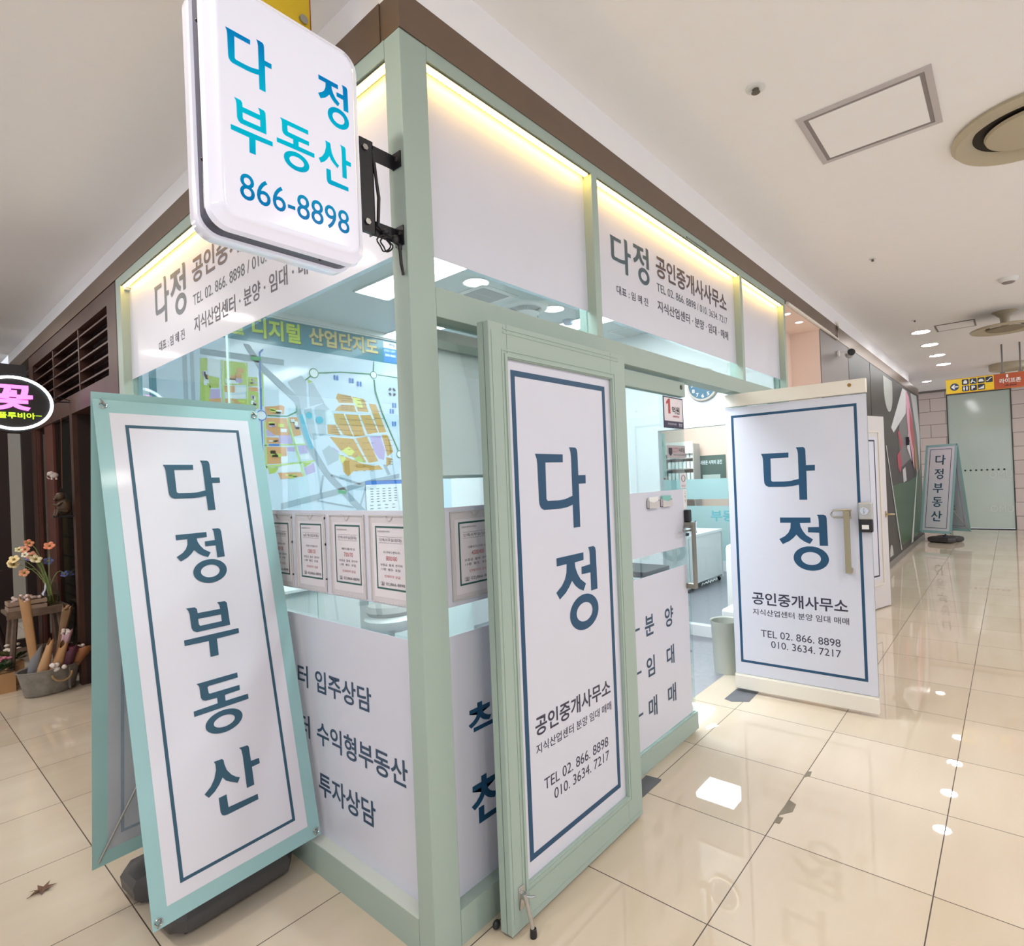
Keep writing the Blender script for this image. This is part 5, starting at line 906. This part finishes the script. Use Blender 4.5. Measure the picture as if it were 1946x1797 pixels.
# ================================================================== floor marks
GT = mat('grey_tape', '6B6C72', 0.5, noise=0.2)
def patch(pts, label, m=GT, nm='floor_tape'):
    cx = sum(p[0] for p in pts)/len(pts); cy = sum(p[1] for p in pts)/len(pts)
    o = build(nm, MB().prismz([(p[0]-cx, p[1]-cy) for p in pts], 0.0003, 0.0012), m, None, loc=(cx, cy, 0)); return tag(o, label, 'tape' if nm == 'floor_tape' else 'floor mark')
patch([(1.20, 0.03), (1.43, 0.04), (1.44, -0.045), (1.42, -0.05), (1.19, -0.05)], 'grey tape patch on the tiles under the closed glass door')
patch([(2.62, 0.10), (2.90, 0.10), (2.92, -0.05), (2.66, -0.06), (2.60, 0.04)], 'grey tape patch on the tiles under the open white door')
CH = mat('chip_grey', '8C8474', 0.8, noise=0.3)
patch([(1.46, -0.622), (1.53, -0.67), (1.60, -0.665), (1.62, -0.628)], 'half round chip in the tile edge out on the open floor', CH, 'tile_chip'); patch([(1.40, -0.624), (1.405, -0.65), (1.46, -0.65), (1.455, -0.624)], 'small chip beside the half round one in the tile edge', CH, 'tile_chip')
patch([(1.86, -0.624), (1.90, -0.65), (1.95, -0.645), (1.93, -0.624)], 'tiny chip at the tile crossing beyond the half round one', CH, 'tile_chip')
lf = MB(); star = []
for k in range(14):
    a = k*2*PI/14; r_ = 0.038 if k % 2 == 0 else 0.017; star.append((r_*math.cos(a)*1.2, r_*math.sin(a), 0.003+0.012*((k*7) % 5)/5))
cv = lf.b.verts.new((0, 0, 0.004)); vv = [lf.b.verts.new(p) for p in star]
for k in range(14): lf.b.faces.new((cv, vv[k], vv[(k+1) % 14]))
lf.tube([(0, 0, 0.004), (-0.05, -0.02, 0.004)], 0.0015, 5)
build_leaf = build('dead_leaf', lf, mat('dry_leaf', '7A5A48', 0.8, noise=0.3), None, loc=(-0.72, 1.585, 0.002)); tag(build_leaf, 'brown curled dead leaf on the tiles left of the banner stand', 'leaf')

# ================================================================== wooden flower shop on the left
ws = sroot('wall_flower_shop', 'dark wooden louvred storefront of the flower shop', 'wall', (0, 3.25, 0))
f = MB(); f.box(0, 0.10, 0.02, 0.24, 0, 3.07); f.box(0.0, 0.12, 3.0, 3.2, 0, 3.07)
f.box(0.0, 0.10, 0.24, 3.0, 2.955, 3.07); f.box(0.0, 0.12, 0.24, 3.0, 2.30, 2.455)
build('wood_frame', f, WOOD, ws); build('dark_joint', MB().box(0.001, 0.1, 0.0, 0.02, 0, 3.07), WOODD, ws)
f = MB()
for k in range(5):
    z = 2.52+k*0.095; f.prism([(0, 0), (0, 0)], 0, 0) if False else None
    for y0, y1 in ((0.24, 1.10), (1.13, 2.06), (2.09, 3.0)):
        v = [(0.008, y0, z-0.012), (0.008, y1, z-0.012), (0.095, y1, z+0.03), (0.095, y0, z+0.03)]
        f.quad(*v); f.quad(*[(p[0], p[1], p[2]+0.014) for p in v]); f.quad(v[0], v[1], (v[1][0], v[1][1], v[1][2]+0.014), (v[0][0], v[0][1], v[0][2]+0.014))
build('louvres', f, WOOD, ws); build('divider', MB().box(0.005, 0.1, 1.10, 1.13, 2.455, 2.955), WOOD, ws); build('divider', MB().box(0.005, 0.1, 2.06, 2.09, 2.455, 2.955), WOOD, ws)
build('louvre_back', MB().box(0.12, 0.13, 0.24, 3.0, 2.455, 2.955), WOODD, ws)
f = MB(); f.box(0, 0.035, 1.40, 1.49, 0, 2.30); build('door_post', f, WOOD, ws); build('post_side', MB().box(0.035, 0.30, 1.40, 1.45, 0, 2.30), WOODD, ws)
build('door_reveal', MB().box(0.10, 0.9, 0.02, 0.10, 0, 2.30).box(0.85, 0.9, 0.1, 1.4, 0, 2.3), WOODR, ws)
f = MB(); f.box(0.01, 0.06, 2.25, 2.60, 0, 2.30); f.box(0.01, 0.06, 2.95, 3.25, 0, 2.30); build('wood_post', f, WOODR, ws)
build('shop_glass', MB().box(0.03, 0.036, 1.49, 2.25, 0.05, 2.30).box(0.03, 0.036, 2.6, 2.95, 0.05, 2.3), glassmat('shop_glass', 'D9E2DC', 0.8), ws)
build('panel_box', MB().box(0.02, 0.04, 1.47, 1.50, 1.6, 1.64), CREAM, ws)
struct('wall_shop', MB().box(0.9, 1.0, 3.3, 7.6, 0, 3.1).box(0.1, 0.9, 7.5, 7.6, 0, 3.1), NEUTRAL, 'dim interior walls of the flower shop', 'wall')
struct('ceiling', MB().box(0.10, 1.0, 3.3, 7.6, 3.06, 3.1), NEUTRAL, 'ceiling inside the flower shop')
bw = struct('wall_brick', MB().box(0.30, 0.42, 5.0, 7.4, 0, 1.46), mat('brickwork', '8C7B66', 0.8, noise=0.3), 'low brick ledge behind the flower shop glass', 'wall')
f = MB()
for k in range(13):
    f.box(0.294, 0.30, 5.0, 7.4, 0.10+k*0.105, 0.112+k*0.105)
tag(build('mortar_joint', f, mat('mortar_dark', '3F362C', 0.9), bw), 'dark joints of the low brick ledge', 'joint'); 
for k in list(bw.children): del k['label']; del k['category']
f = MB()
for k in range(3): f.box(0.285, 0.294, 6.55+0.0, 6.85, 0.75+k*0.22, 0.93+k*0.22)
build('ochre_bricks', f, mat('ochre_brick', 'B39146', 0.8, noise=0.2), bw)
# grey fascia and timber wall beyond the oval sign
struct('wall_grey_fascia', MB().box(-1.6, 0.0, 6.6, 6.7, 2.45, 3.02).box(-1.6, -1.45, 6.6, 6.7, 0, 2.45), mat('dark_grey_panel', '4E4C50', 0.5), 'dark grey fascia behind the oval light sign', 'wall')
f = MB()
for x0, x1 in ((-0.62, -0.42), (-0.30, -0.16), (-0.05, 0.1)): f.box(x0, x1, 6.62, 6.72, 0, 2.45)
f.box(-1.5, 0.1, 6.63, 6.71, 2.3, 2.45).box(-1.5, 0.1, 6.63, 6.71, 0.0, 0.12)
struct('wall_timber_posts', f, WOODD, 'dark timber posts behind the flower display', 'wall')
struct('wall_rear_shop', MB().box(-3.5, 0.3, 8.6, 8.7, 0, CEIL), mat('rear_beige', 'A39E92', 0.6), 'pale wall of the shop beyond the timber posts', 'wall')
downlight((0.55, 6.1, 3.06), 0.07, LAMPM, 'lit downlight inside the flower shop above the brick ledge', 'flower shop downlights')  # this downlight and the next are added to brighten the dark shop interior
downlight((0.55, 4.2, 3.06), 0.05, LAMPM, 'lit downlight inside the flower shop behind its door', 'flower shop downlights')
# oval neon sign
ov = thing('neon_sign', 'oval black sign with white neon ring and pink lettering', 'sign', (-0.355, 4.68, 2.365))
a_, b_ = 0.232, 0.207
build('panel', MB().lathe([(0, -0.01), (a_, -0.01), (a_, 0.02), (0, 0.02)], (0, 0, 0), 48, rot=Matrix(((1, 0, 0), (0, 0, 1), (0, 1, 0)))), BLACK, ov)
build('neon_ring', MB().tube([(a_*math.cos(k*PI/24), -0.02, b_*math.sin(k*PI/24)) for k in range(49)], 0.011, 8), mat('white_neon', 'FFFFFF', 0.4, emit='EAF6FF', es=4.0), ov, True)
letters('neon_lettering', [('꽃', -0.125, 0.115, -0.06, 0.145, 0.035)], mat('pink_neon', 'FF8FE0', 0.4, emit='FF6FE0', es=2.2), ov, -0.022)
letters('neon_lettering', [('플루비아', -0.095, 0.125, -0.125, -0.075, 0.02)], mat('green_neon', 'D8FF50', 0.4, emit='B8F020', es=1.6), ov, -0.022)
gl = MB(); gl.box(-0.17, -0.10, -0.022, -0.018, -0.098, -0.094); gl.box(0.13, 0.165, -0.022, -0.018, -0.098, -0.094); build('neon_line', gl, mat('green_neon', 'D8FF50', 0.4), ov)
build('sign_arm', MB().tube([(0.22, 0.01, 0.03), (0.38, 0.03, 0.04)], 0.006, 6).tube([(0.20, 0.01, 0.06), (0.28, 0.0, 0.075), (0.38, 0.02, 0.04)], 0.004, 6), BLKM, ov)
# hanging ornaments
mk = thing('monkey_ornament', 'brown seated monkey figure on a hanging swing shelf', 'ornament', (-0.078, 4.72, 1.44)); BRZ = mat('bronze_brown', '5A4736', 0.5, 0.2, noise=0.3, nscale=30)
build('body', MB().ball((0.02, 0, 0.075), 0.05, 0.04, 0.07, 18).ball((-0.005, 0, 0.165), 0.034, 0.03, 0.034, 18).ball((-0.03, 0, 0.155), 0.017, 0.018, 0.015, 12).tube([(0.0, -0.03, 0.12), (-0.03, -0.035, 0.09), (-0.055, -0.02, 0.10)], 0.012, 8).tube([(0.0, 0.03, 0.12), (-0.025, 0.035, 0.13), (-0.04, 0.01, 0.148)], 0.011, 8).tube([(0.03, -0.03, 0.04), (-0.03, -0.035, 0.05), (-0.035, -0.03, 0.0)], 0.015, 8).tube([(0.03, 0.03, 0.04), (-0.03, 0.035, 0.045), (-0.04, 0.03, 0.0)], 0.015, 8), BRZ, mk, True)
build('swing', MB().box(-0.06, 0.07, -0.045, 0.045, -0.012, 0.0).tube([(0.0, 0, 0.0), (0.0, 0.05, 0.15), (0.0, 0.0, 0.24)], 0.002, 6).tube([(0.02, 0, 0.0), (0.03, -0.045, 0.15), (0.02, 0.0, 0.24)], 0.002, 6), BLKM, mk); build('cord', MB().tube([(0.01, 0, 0.23), (0.02, 0, 0.85)], 0.0025, 6), mat('cord_brown', '7A4A32', 0.8), mk)
el = thing('elephant_ornament', 'small white elephant hanging in the flower shop window', 'ornament', (-0.115, 4.74, 1.785)); build('body', MB().ball((0, 0, 0), 0.03, 0.02, 0.024, 14).ball((-0.028, 0, 0.012), 0.016, 0.016, 0.018, 12).ball((-0.018, -0.016, 0.018), 0.014, 0.004, 0.016, 10).tube([(-0.04, 0, 0.01), (-0.045, 0, -0.015), (-0.035, 0, -0.03), (-0.025, 0, -0.03)], 0.005, 8, 0.003).tube([(-0.012, 0.008, -0.015), (-0.012, 0.008, -0.038)], 0.007, 8).tube([(0.016, 0.008, -0.015), (0.016, 0.008, -0.038)], 0.007, 8), mat('ornament_white', 'D9CDC8', 0.5), el, True); build('cord', MB().tube([(0, 0, 0.02), (0, 0, 0.5)], 0.0015, 5), mat('cord_brown', '7A4A32', 0.8), el)
# wooden stool with crate and vase
so = thing('plant_stand', 'weathered wooden stand with slatted top behind the zinc tub', 'stand', (-0.40, 5.05, 0))
build('top', MB().box(0, 0.40, 0, 0.30, 0.615, 0.645, 0.004).box(0.0, 0.40, -0.01, 0.0, 0.585, 0.65, 0.003), RAWW, so)
for x, dx in ((0.06, -0.05), (0.34, 0.05)):
    for y, dy in ((0.04, -0.03), (0.26, 0.03)): build('leg', MB().tube([(x+dx, y+dy, 0), (x, y, 0.62)], 0.02, 6), RAWW, so)
build('rail', MB().box(0.03, 0.37, 0.02, 0.04, 0.3, 0.33), RAWW, so)
cr = thing('wooden_crate', 'small pale slatted crate of cotton bolls on the wooden stand', 'crate', (-0.385, 5.08, 0.646))
f = MB()
for z in (0.0, 0.045): f.box(0, 0.25, 0, 0.008, z, z+0.032).box(0, 0.25, 0.16, 0.168, z, z+0.032).box(0, 0.008, 0.008, 0.16, z, z+0.032).box(0.242, 0.25, 0.008, 0.16, z, z+0.032)
build('slats', f, mat('pale_crate', 'A88F7C', 0.8, noise=0.2), cr); f = MB()
for k in range(22): f.ball((random.uniform(0.02, 0.23), random.uniform(0.02, 0.15), 0.07+random.uniform(0, 0.03)), 0.014, n=8)
o = build('cotton_filling', f, mat('cotton_pinkish', 'CDB6AE', 0.9), cr, True); o['kind'] = 'stuff'
VG = glassmat('vase_glass', 'EDF0E6', 0.6)
va = thing('glass_vase', 'round clear glass vase half filled with water on the wooden stand', 'vase', (-0.097, 5.18, 0.646)); build('bowl', MB().lathe([(0.0, 0.004), (0.05, 0.004), (0.062, 0.02), (0.064, 0.11), (0.045, 0.14), (0.04, 0.19), (0.043, 0.20)], (0, 0, 0), 28, open_top=True), VG, va, True); build('water', MB().lathe([(0.0, 0.008), (0.055, 0.01), (0.058, 0.08), (0, 0.08)], (0, 0, 0), 24), glassmat('vase_water', 'D6D8C2', 0.3), va, True)
# poppies in the vase
STG = mat('poppy_stem', '93A467', 0.7)
POP = [(-0.234, 1.205, 'E79A72', 'salmon', 'topmost on the upper left', 1), (-0.245, 1.15, 'EDA184', 'pink orange', 'below the topmost bloom', 1), (-0.096, 1.165, 'E88F6B', 'orange', 'highest on the right', 1.15), (-0.209, 1.095, 'E6A48C', 'pale salmon', 'in the middle of the bunch', 1.05),
    (-0.197, 1.06, 'EFE3B8', 'cream yellow', 'open wide in front of the bunch', 1.25), (-0.325, 1.075, 'F0D9A0', 'pale yellow', 'far left, the higher of two', 1.1), (-0.335, 1.03, 'F2DFAE', 'cream yellow', 'far left, the lower of two', 1.2), (-0.285, 1.15, 'E6E2B4', 'pale lemon bud-like', 'upper left beside the salmon ones', 0.8),
    (-0.097, 1.03, '56608E', 'dark blue', 'right of centre', 1.0), (0.016, 0.892, '5C66A0', 'drooping blue', 'hanging at the far right', 0.9), (-0.225, 1.075, '8A84B8', 'lilac', 'tucked behind the cream bloom', 0.9), (-0.27, 0.955, 'E0A079', 'peach', 'drooping at the lower left', 1.0), (-0.26, 1.11, 'EDE8D0', 'white', 'small, between yellow and salmon', 0.7)]
for k, (x, z, colr, cn, pos, s_) in enumerate(POP):
    y = 5.18+random.uniform(-0.06, 0.06)
    t = thing('poppy', '%s poppy, %s, in the glass vase' % (cn, pos), 'flower', (x, y, z), (0, 0, 0), 'poppies in the glass vase')
    dirv = Vector((random.uniform(-0.5, 0.2), -0.8, random.uniform(0.2, 0.9))).normalized(); Q = dirv.to_track_quat('Z', 'Y').to_matrix()
    m_ = MB(); r_ = 0.036*s_
    for j in range(5):
        a = j*2*PI/5; c0 = Q @ Vector((math.cos(a)*r_*0.5, math.sin(a)*r_*0.5, 0.006)); m_.ball(tuple(c0), r_*0.62, r_*0.5, r_*0.18, 10, (Q @ Matrix.Rotation(a, 3, 'Z') @ Matrix.Rotation(-0.45, 3, 'Y')).to_4x4())
    build('petals', m_, mat('petal_'+colr, colr, 0.6), t, True)
    cc = Q @ Vector((0, 0, 0.012)); build('centre', MB().ball(tuple(cc), r_*0.26, n=8), mat('poppy_centre', '8A7A34', 0.7), t, True)
    vb = Vector((-0.097-x+random.uniform(-0.02, 0.02), 5.18-y+random.uniform(-0.02, 0.02), 0.67-z)); neck = Vector((-0.097-x, 5.18-y, 0.85-z)); p_ = []
    for j in range(9):
        u = j/8; q0 = vb.lerp(neck, u); q1 = neck.lerp(Vector((neck.x*0.45, neck.y*0.5, 0.03 if z > 1 else 0.12)), u); q2 = Vector((neck.x*0.45, neck.y*0.5, 0.03 if z > 1 else 0.12)).lerp(Vector((0, 0, -0.004)), u); p_.append((q0.lerp(q1, u)).lerp(q1.lerp(q2, u), u))
    build('stem', MB().tube(p_, 0.0032, 6), STG, t, True)
# zinc tub with wrapped bouquets
ZN = mat('zinc', '9A9690', 0.5, 0.35, noise=0.35, nscale=18)
tb = thing('zinc_tub', 'oval zinc tub with rope handle on the tiled floor', 'tub', (-0.195, 4.70, 0), (0, 0, R(12)))
build('shell', MB().lathe([(0.0, 0.004), (0.155, 0.004), (0.165, 0.02), (0.205, 0.20), (0.215, 0.205), (0.215, 0.213), (0.20, 0.205), (0.16, 0.02), (0, 0.02)], (0, 0, 0), 40, 1.0, 0.72), ZN, tb, True)
build('rope_handle', MB().tube([(0.02+0.065*math.cos(PI+PI*k/8), -0.158-0.02*math.sin(PI*k/8), 0.165-0.06*math.sin(PI*k/8)) for k in range(9)], 0.008, 8), mat('rope', 'A08560', 0.9), tb, True)
build('seam', MB().box(0.075, 0.08, -0.148, -0.118, 0.02, 0.195), ZN, tb)
def bouquet(p0, p1, r0, r1, colw, label, bloom=None, bc='D9CBC4', n=9):
    t = thing('wrapped_bouquet', label, 'bouquet', p0, (0, 0, 0), 'wrapped bouquets in the zinc tub'); v = Vector(p1)-Vector(p0); Lh = v.length; Q = v.to_track_quat('Z', 'Y').to_matrix()
    prof = [(r0*0.8, 0.0), (r0, Lh*0.1), (r0*1.1, Lh*0.4), (r1, Lh*0.95), (r1*0.93, Lh)]
    m_ = MB(); rows = []
    for r_, z in prof: rows.append([m_.b.verts.new(Q @ Vector((r_*(1+0.12*math.sin(3*a*PI/8+z*9))*math.cos(a*PI/8), r_*0.7*math.sin(a*PI/8), z+(0.03*math.sin(a*PI/4) if z > Lh*0.9 else 0)))) for a in range(16)])
    for a, c in zip(rows, rows[1:]):
        for k in range(16): m_.b.faces.new((a[k], a[(k+1) % 16], c[(k+1) % 16], c[k]))
    m_.b.faces.new(rows[0][::-1]); build('wrapping', m_, colw, t, True)
    if bloom:
        m_ = MB()
        for k in range(n):
            a = random.uniform(0, 2*PI); rr = r1*0.85*math.sqrt(random.random()); m_.ball(tuple(Q @ Vector((rr*math.cos(a), rr*0.7*math.sin(a), Lh*(0.93+0.09*random.random())))), bloom, bloom, bloom, 8)
        o = build('blooms', m_, mat('bloom_'+bc, bc, 0.85), t, True); o['kind'] = 'stuff'
CLR = glassmat('cellophane', 'D9CFD0', 2.0)
bouquet((-0.26, 4.72, 0.03), (-0.335, 4.68, 0.80), 0.032, 0.042, KRAFT, 'tall upright kraft paper tube leaning against the wooden stand', 0.014, 'D8C2BA', 8)
bouquet((-0.27, 4.66, 0.08), (-0.19, 4.64, 0.42), 0.05, 0.028, mat('kraft_light', 'C0976C', 0.7), 'kraft cone bouquet in the middle of the zinc tub')
bouquet((-0.20, 4.64, 0.08), (-0.11, 4.62, 0.38), 0.055, 0.04, KRAFT, 'fat kraft paper bouquet at the front of the tub beside the plum one')
bouquet((-0.10, 4.72, 0.06), (0.03, 4.66, 0.33), 0.05, 0.085, mat('kraft_dark', 'A06A44', 0.7), 'wide brown paper bouquet spreading over the right rim', 0.016, 'D9C6BC', 10)
bouquet((-0.13, 4.65, 0.08), (-0.06, 4.62, 0.34), 0.045, 0.06, mat('plum_wrap', '5A3242', 0.7), 'plum coloured bouquet at the front right of the tub', 0.015, '6A2E40', 14)
bouquet((-0.17, 4.76, 0.08), (-0.05, 4.78, 0.66), 0.02, 0.05, mat('dry_grass', '8A6A4C', 0.9, noise=0.3), 'tall bundle of dried brown grass at the back of the tub', 0.012, 'A08060', 16)
bouquet((-0.31, 4.70, 0.10), (-0.26, 4.70, 0.38), 0.05, 0.04, mat('grey_wrap', '77797E', 0.6), 'grey wrapped bouquet at the left rim of the tub')
bouquet((-0.15, 4.70, 0.10), (-0.07, 4.70, 0.47), 0.03, 0.05, mat('pink_cellophane', 'B98E96', 0.15, coat=0.8), 'shiny pink cellophane bouquet behind the plum one', 0.014, 'D9CBC4', 10)
f = MB()
for k in range(9): f.ball((random.uniform(-0.20, -0.12), random.uniform(4.53, 4.58), random.uniform(0.19, 0.25)), 0.018, n=8)
o = build('cotton_bolls', f, mat('cotton', 'E6DCD8', 0.9), None, True); tag(o, 'white cotton bolls hanging over the tub rim', 'cotton', kind='stuff')
# kraft planters with small plants
def planter(x, y, w_, h, label, lab2, colp, leaf):
    t = thing('kraft_planter', label, 'planter', (x, y, 0)); build('box', MB().prismz([(-w_, -w_), (w_, -w_), (w_, w_), (-w_, w_)], 0, h), KRAFT, t)
    p_ = thing('potted_plant', lab2, 'plant', (x, y, h)); m_ = MB()
    for k in range(40):
        a = random.uniform(0, 2*PI); d_ = Vector((math.cos(a), math.sin(a), random.uniform(0.1, 1.2))).normalized(); l_ = random.uniform(0.05, 0.11); s_ = d_.cross(Vector((0, 0, 1))).normalized()*0.022; c0 = Vector((0, 0, 0.01))+d_*0.03
        m_.quad(c0, c0+d_*l_*0.6+s_, c0+d_*l_*1.1, c0+d_*l_*0.6-s_)
    build('leaves', m_, leaf, p_); m_ = MB()
    for k in range(9): a = random.uniform(0, 2*PI); m_.ball((0.05*math.cos(a), 0.05*math.sin(a), 0.10+random.uniform(0, 0.04)), 0.02, 0.02, 0.012, 8)
    build('blossoms', m_, colp, p_, True)
planter(-0.44, 5.05, 0.075, 0.16, 'kraft box planter at the left picture edge', 'leafy green plant with pink blossoms at the left picture edge', mat('blossom_pink', 'C87890', 0.7), mat('leaf_dark', '35502C', 0.6))
planter(-0.34, 5.22, 0.055, 0.20, 'smaller kraft box planter beside the zinc tub', 'low plant with white blossoms beside the zinc tub', mat('blossom_white', 'DCCFC0', 0.7), mat('leaf_olive', '5B6038', 0.6))
f = MB(); f.tube([(-0.62, 5.5, 0), (-0.40, 5.45, 1.05)], 0.02, 8).tube([(-0.30, 5.6, 0.0), (-0.44, 5.5, 0.62)], 0.02, 8).tube([(-0.62, 5.35, 0.55), (-0.38, 5.4, 0.62)], 0.018, 8)
tag(build('easel', f, WOODD, None), 'dark wooden easel legs crossing behind the plants', 'easel')
pt = thing('potted_plant', 'terracotta pot with dry trailing plant at the left edge above the flowers', 'plant', (-0.46, 5.75, 0.95)); build('pot', MB().lathe([(0.05, 0.0), (0.075, 0.13), (0.08, 0.15), (0.065, 0.15), (0.05, 0.02)], (0, 0, 0), 24), mat('terracotta', 'B06A48', 0.7), pt, True); m_ = MB()
for k in range(50): a = random.uniform(0, 2*PI); d_ = Vector((math.cos(a)-0.3, math.sin(a), random.uniform(-0.4, 1.0))).normalized(); l_ = random.uniform(0.06, 0.16); s_ = d_.cross(Vector((0, 0, 1))).normalized()*0.008; c0 = Vector((0, 0, 0.15)); m_.quad(c0, c0+d_*l_*0.6+s_, c0+d_*l_, c0+d_*l_*0.6-s_)
build('leaves', m_, mat('leaf_dry', '7C7A46', 0.8), pt); build('shelf', MB().box(-0.12, 0.12, -0.12, 0.12, -0.03, 0).tube([(0, 0, -0.03), (0, 0, -0.95)], 0.02, 8), WOODD, pt)
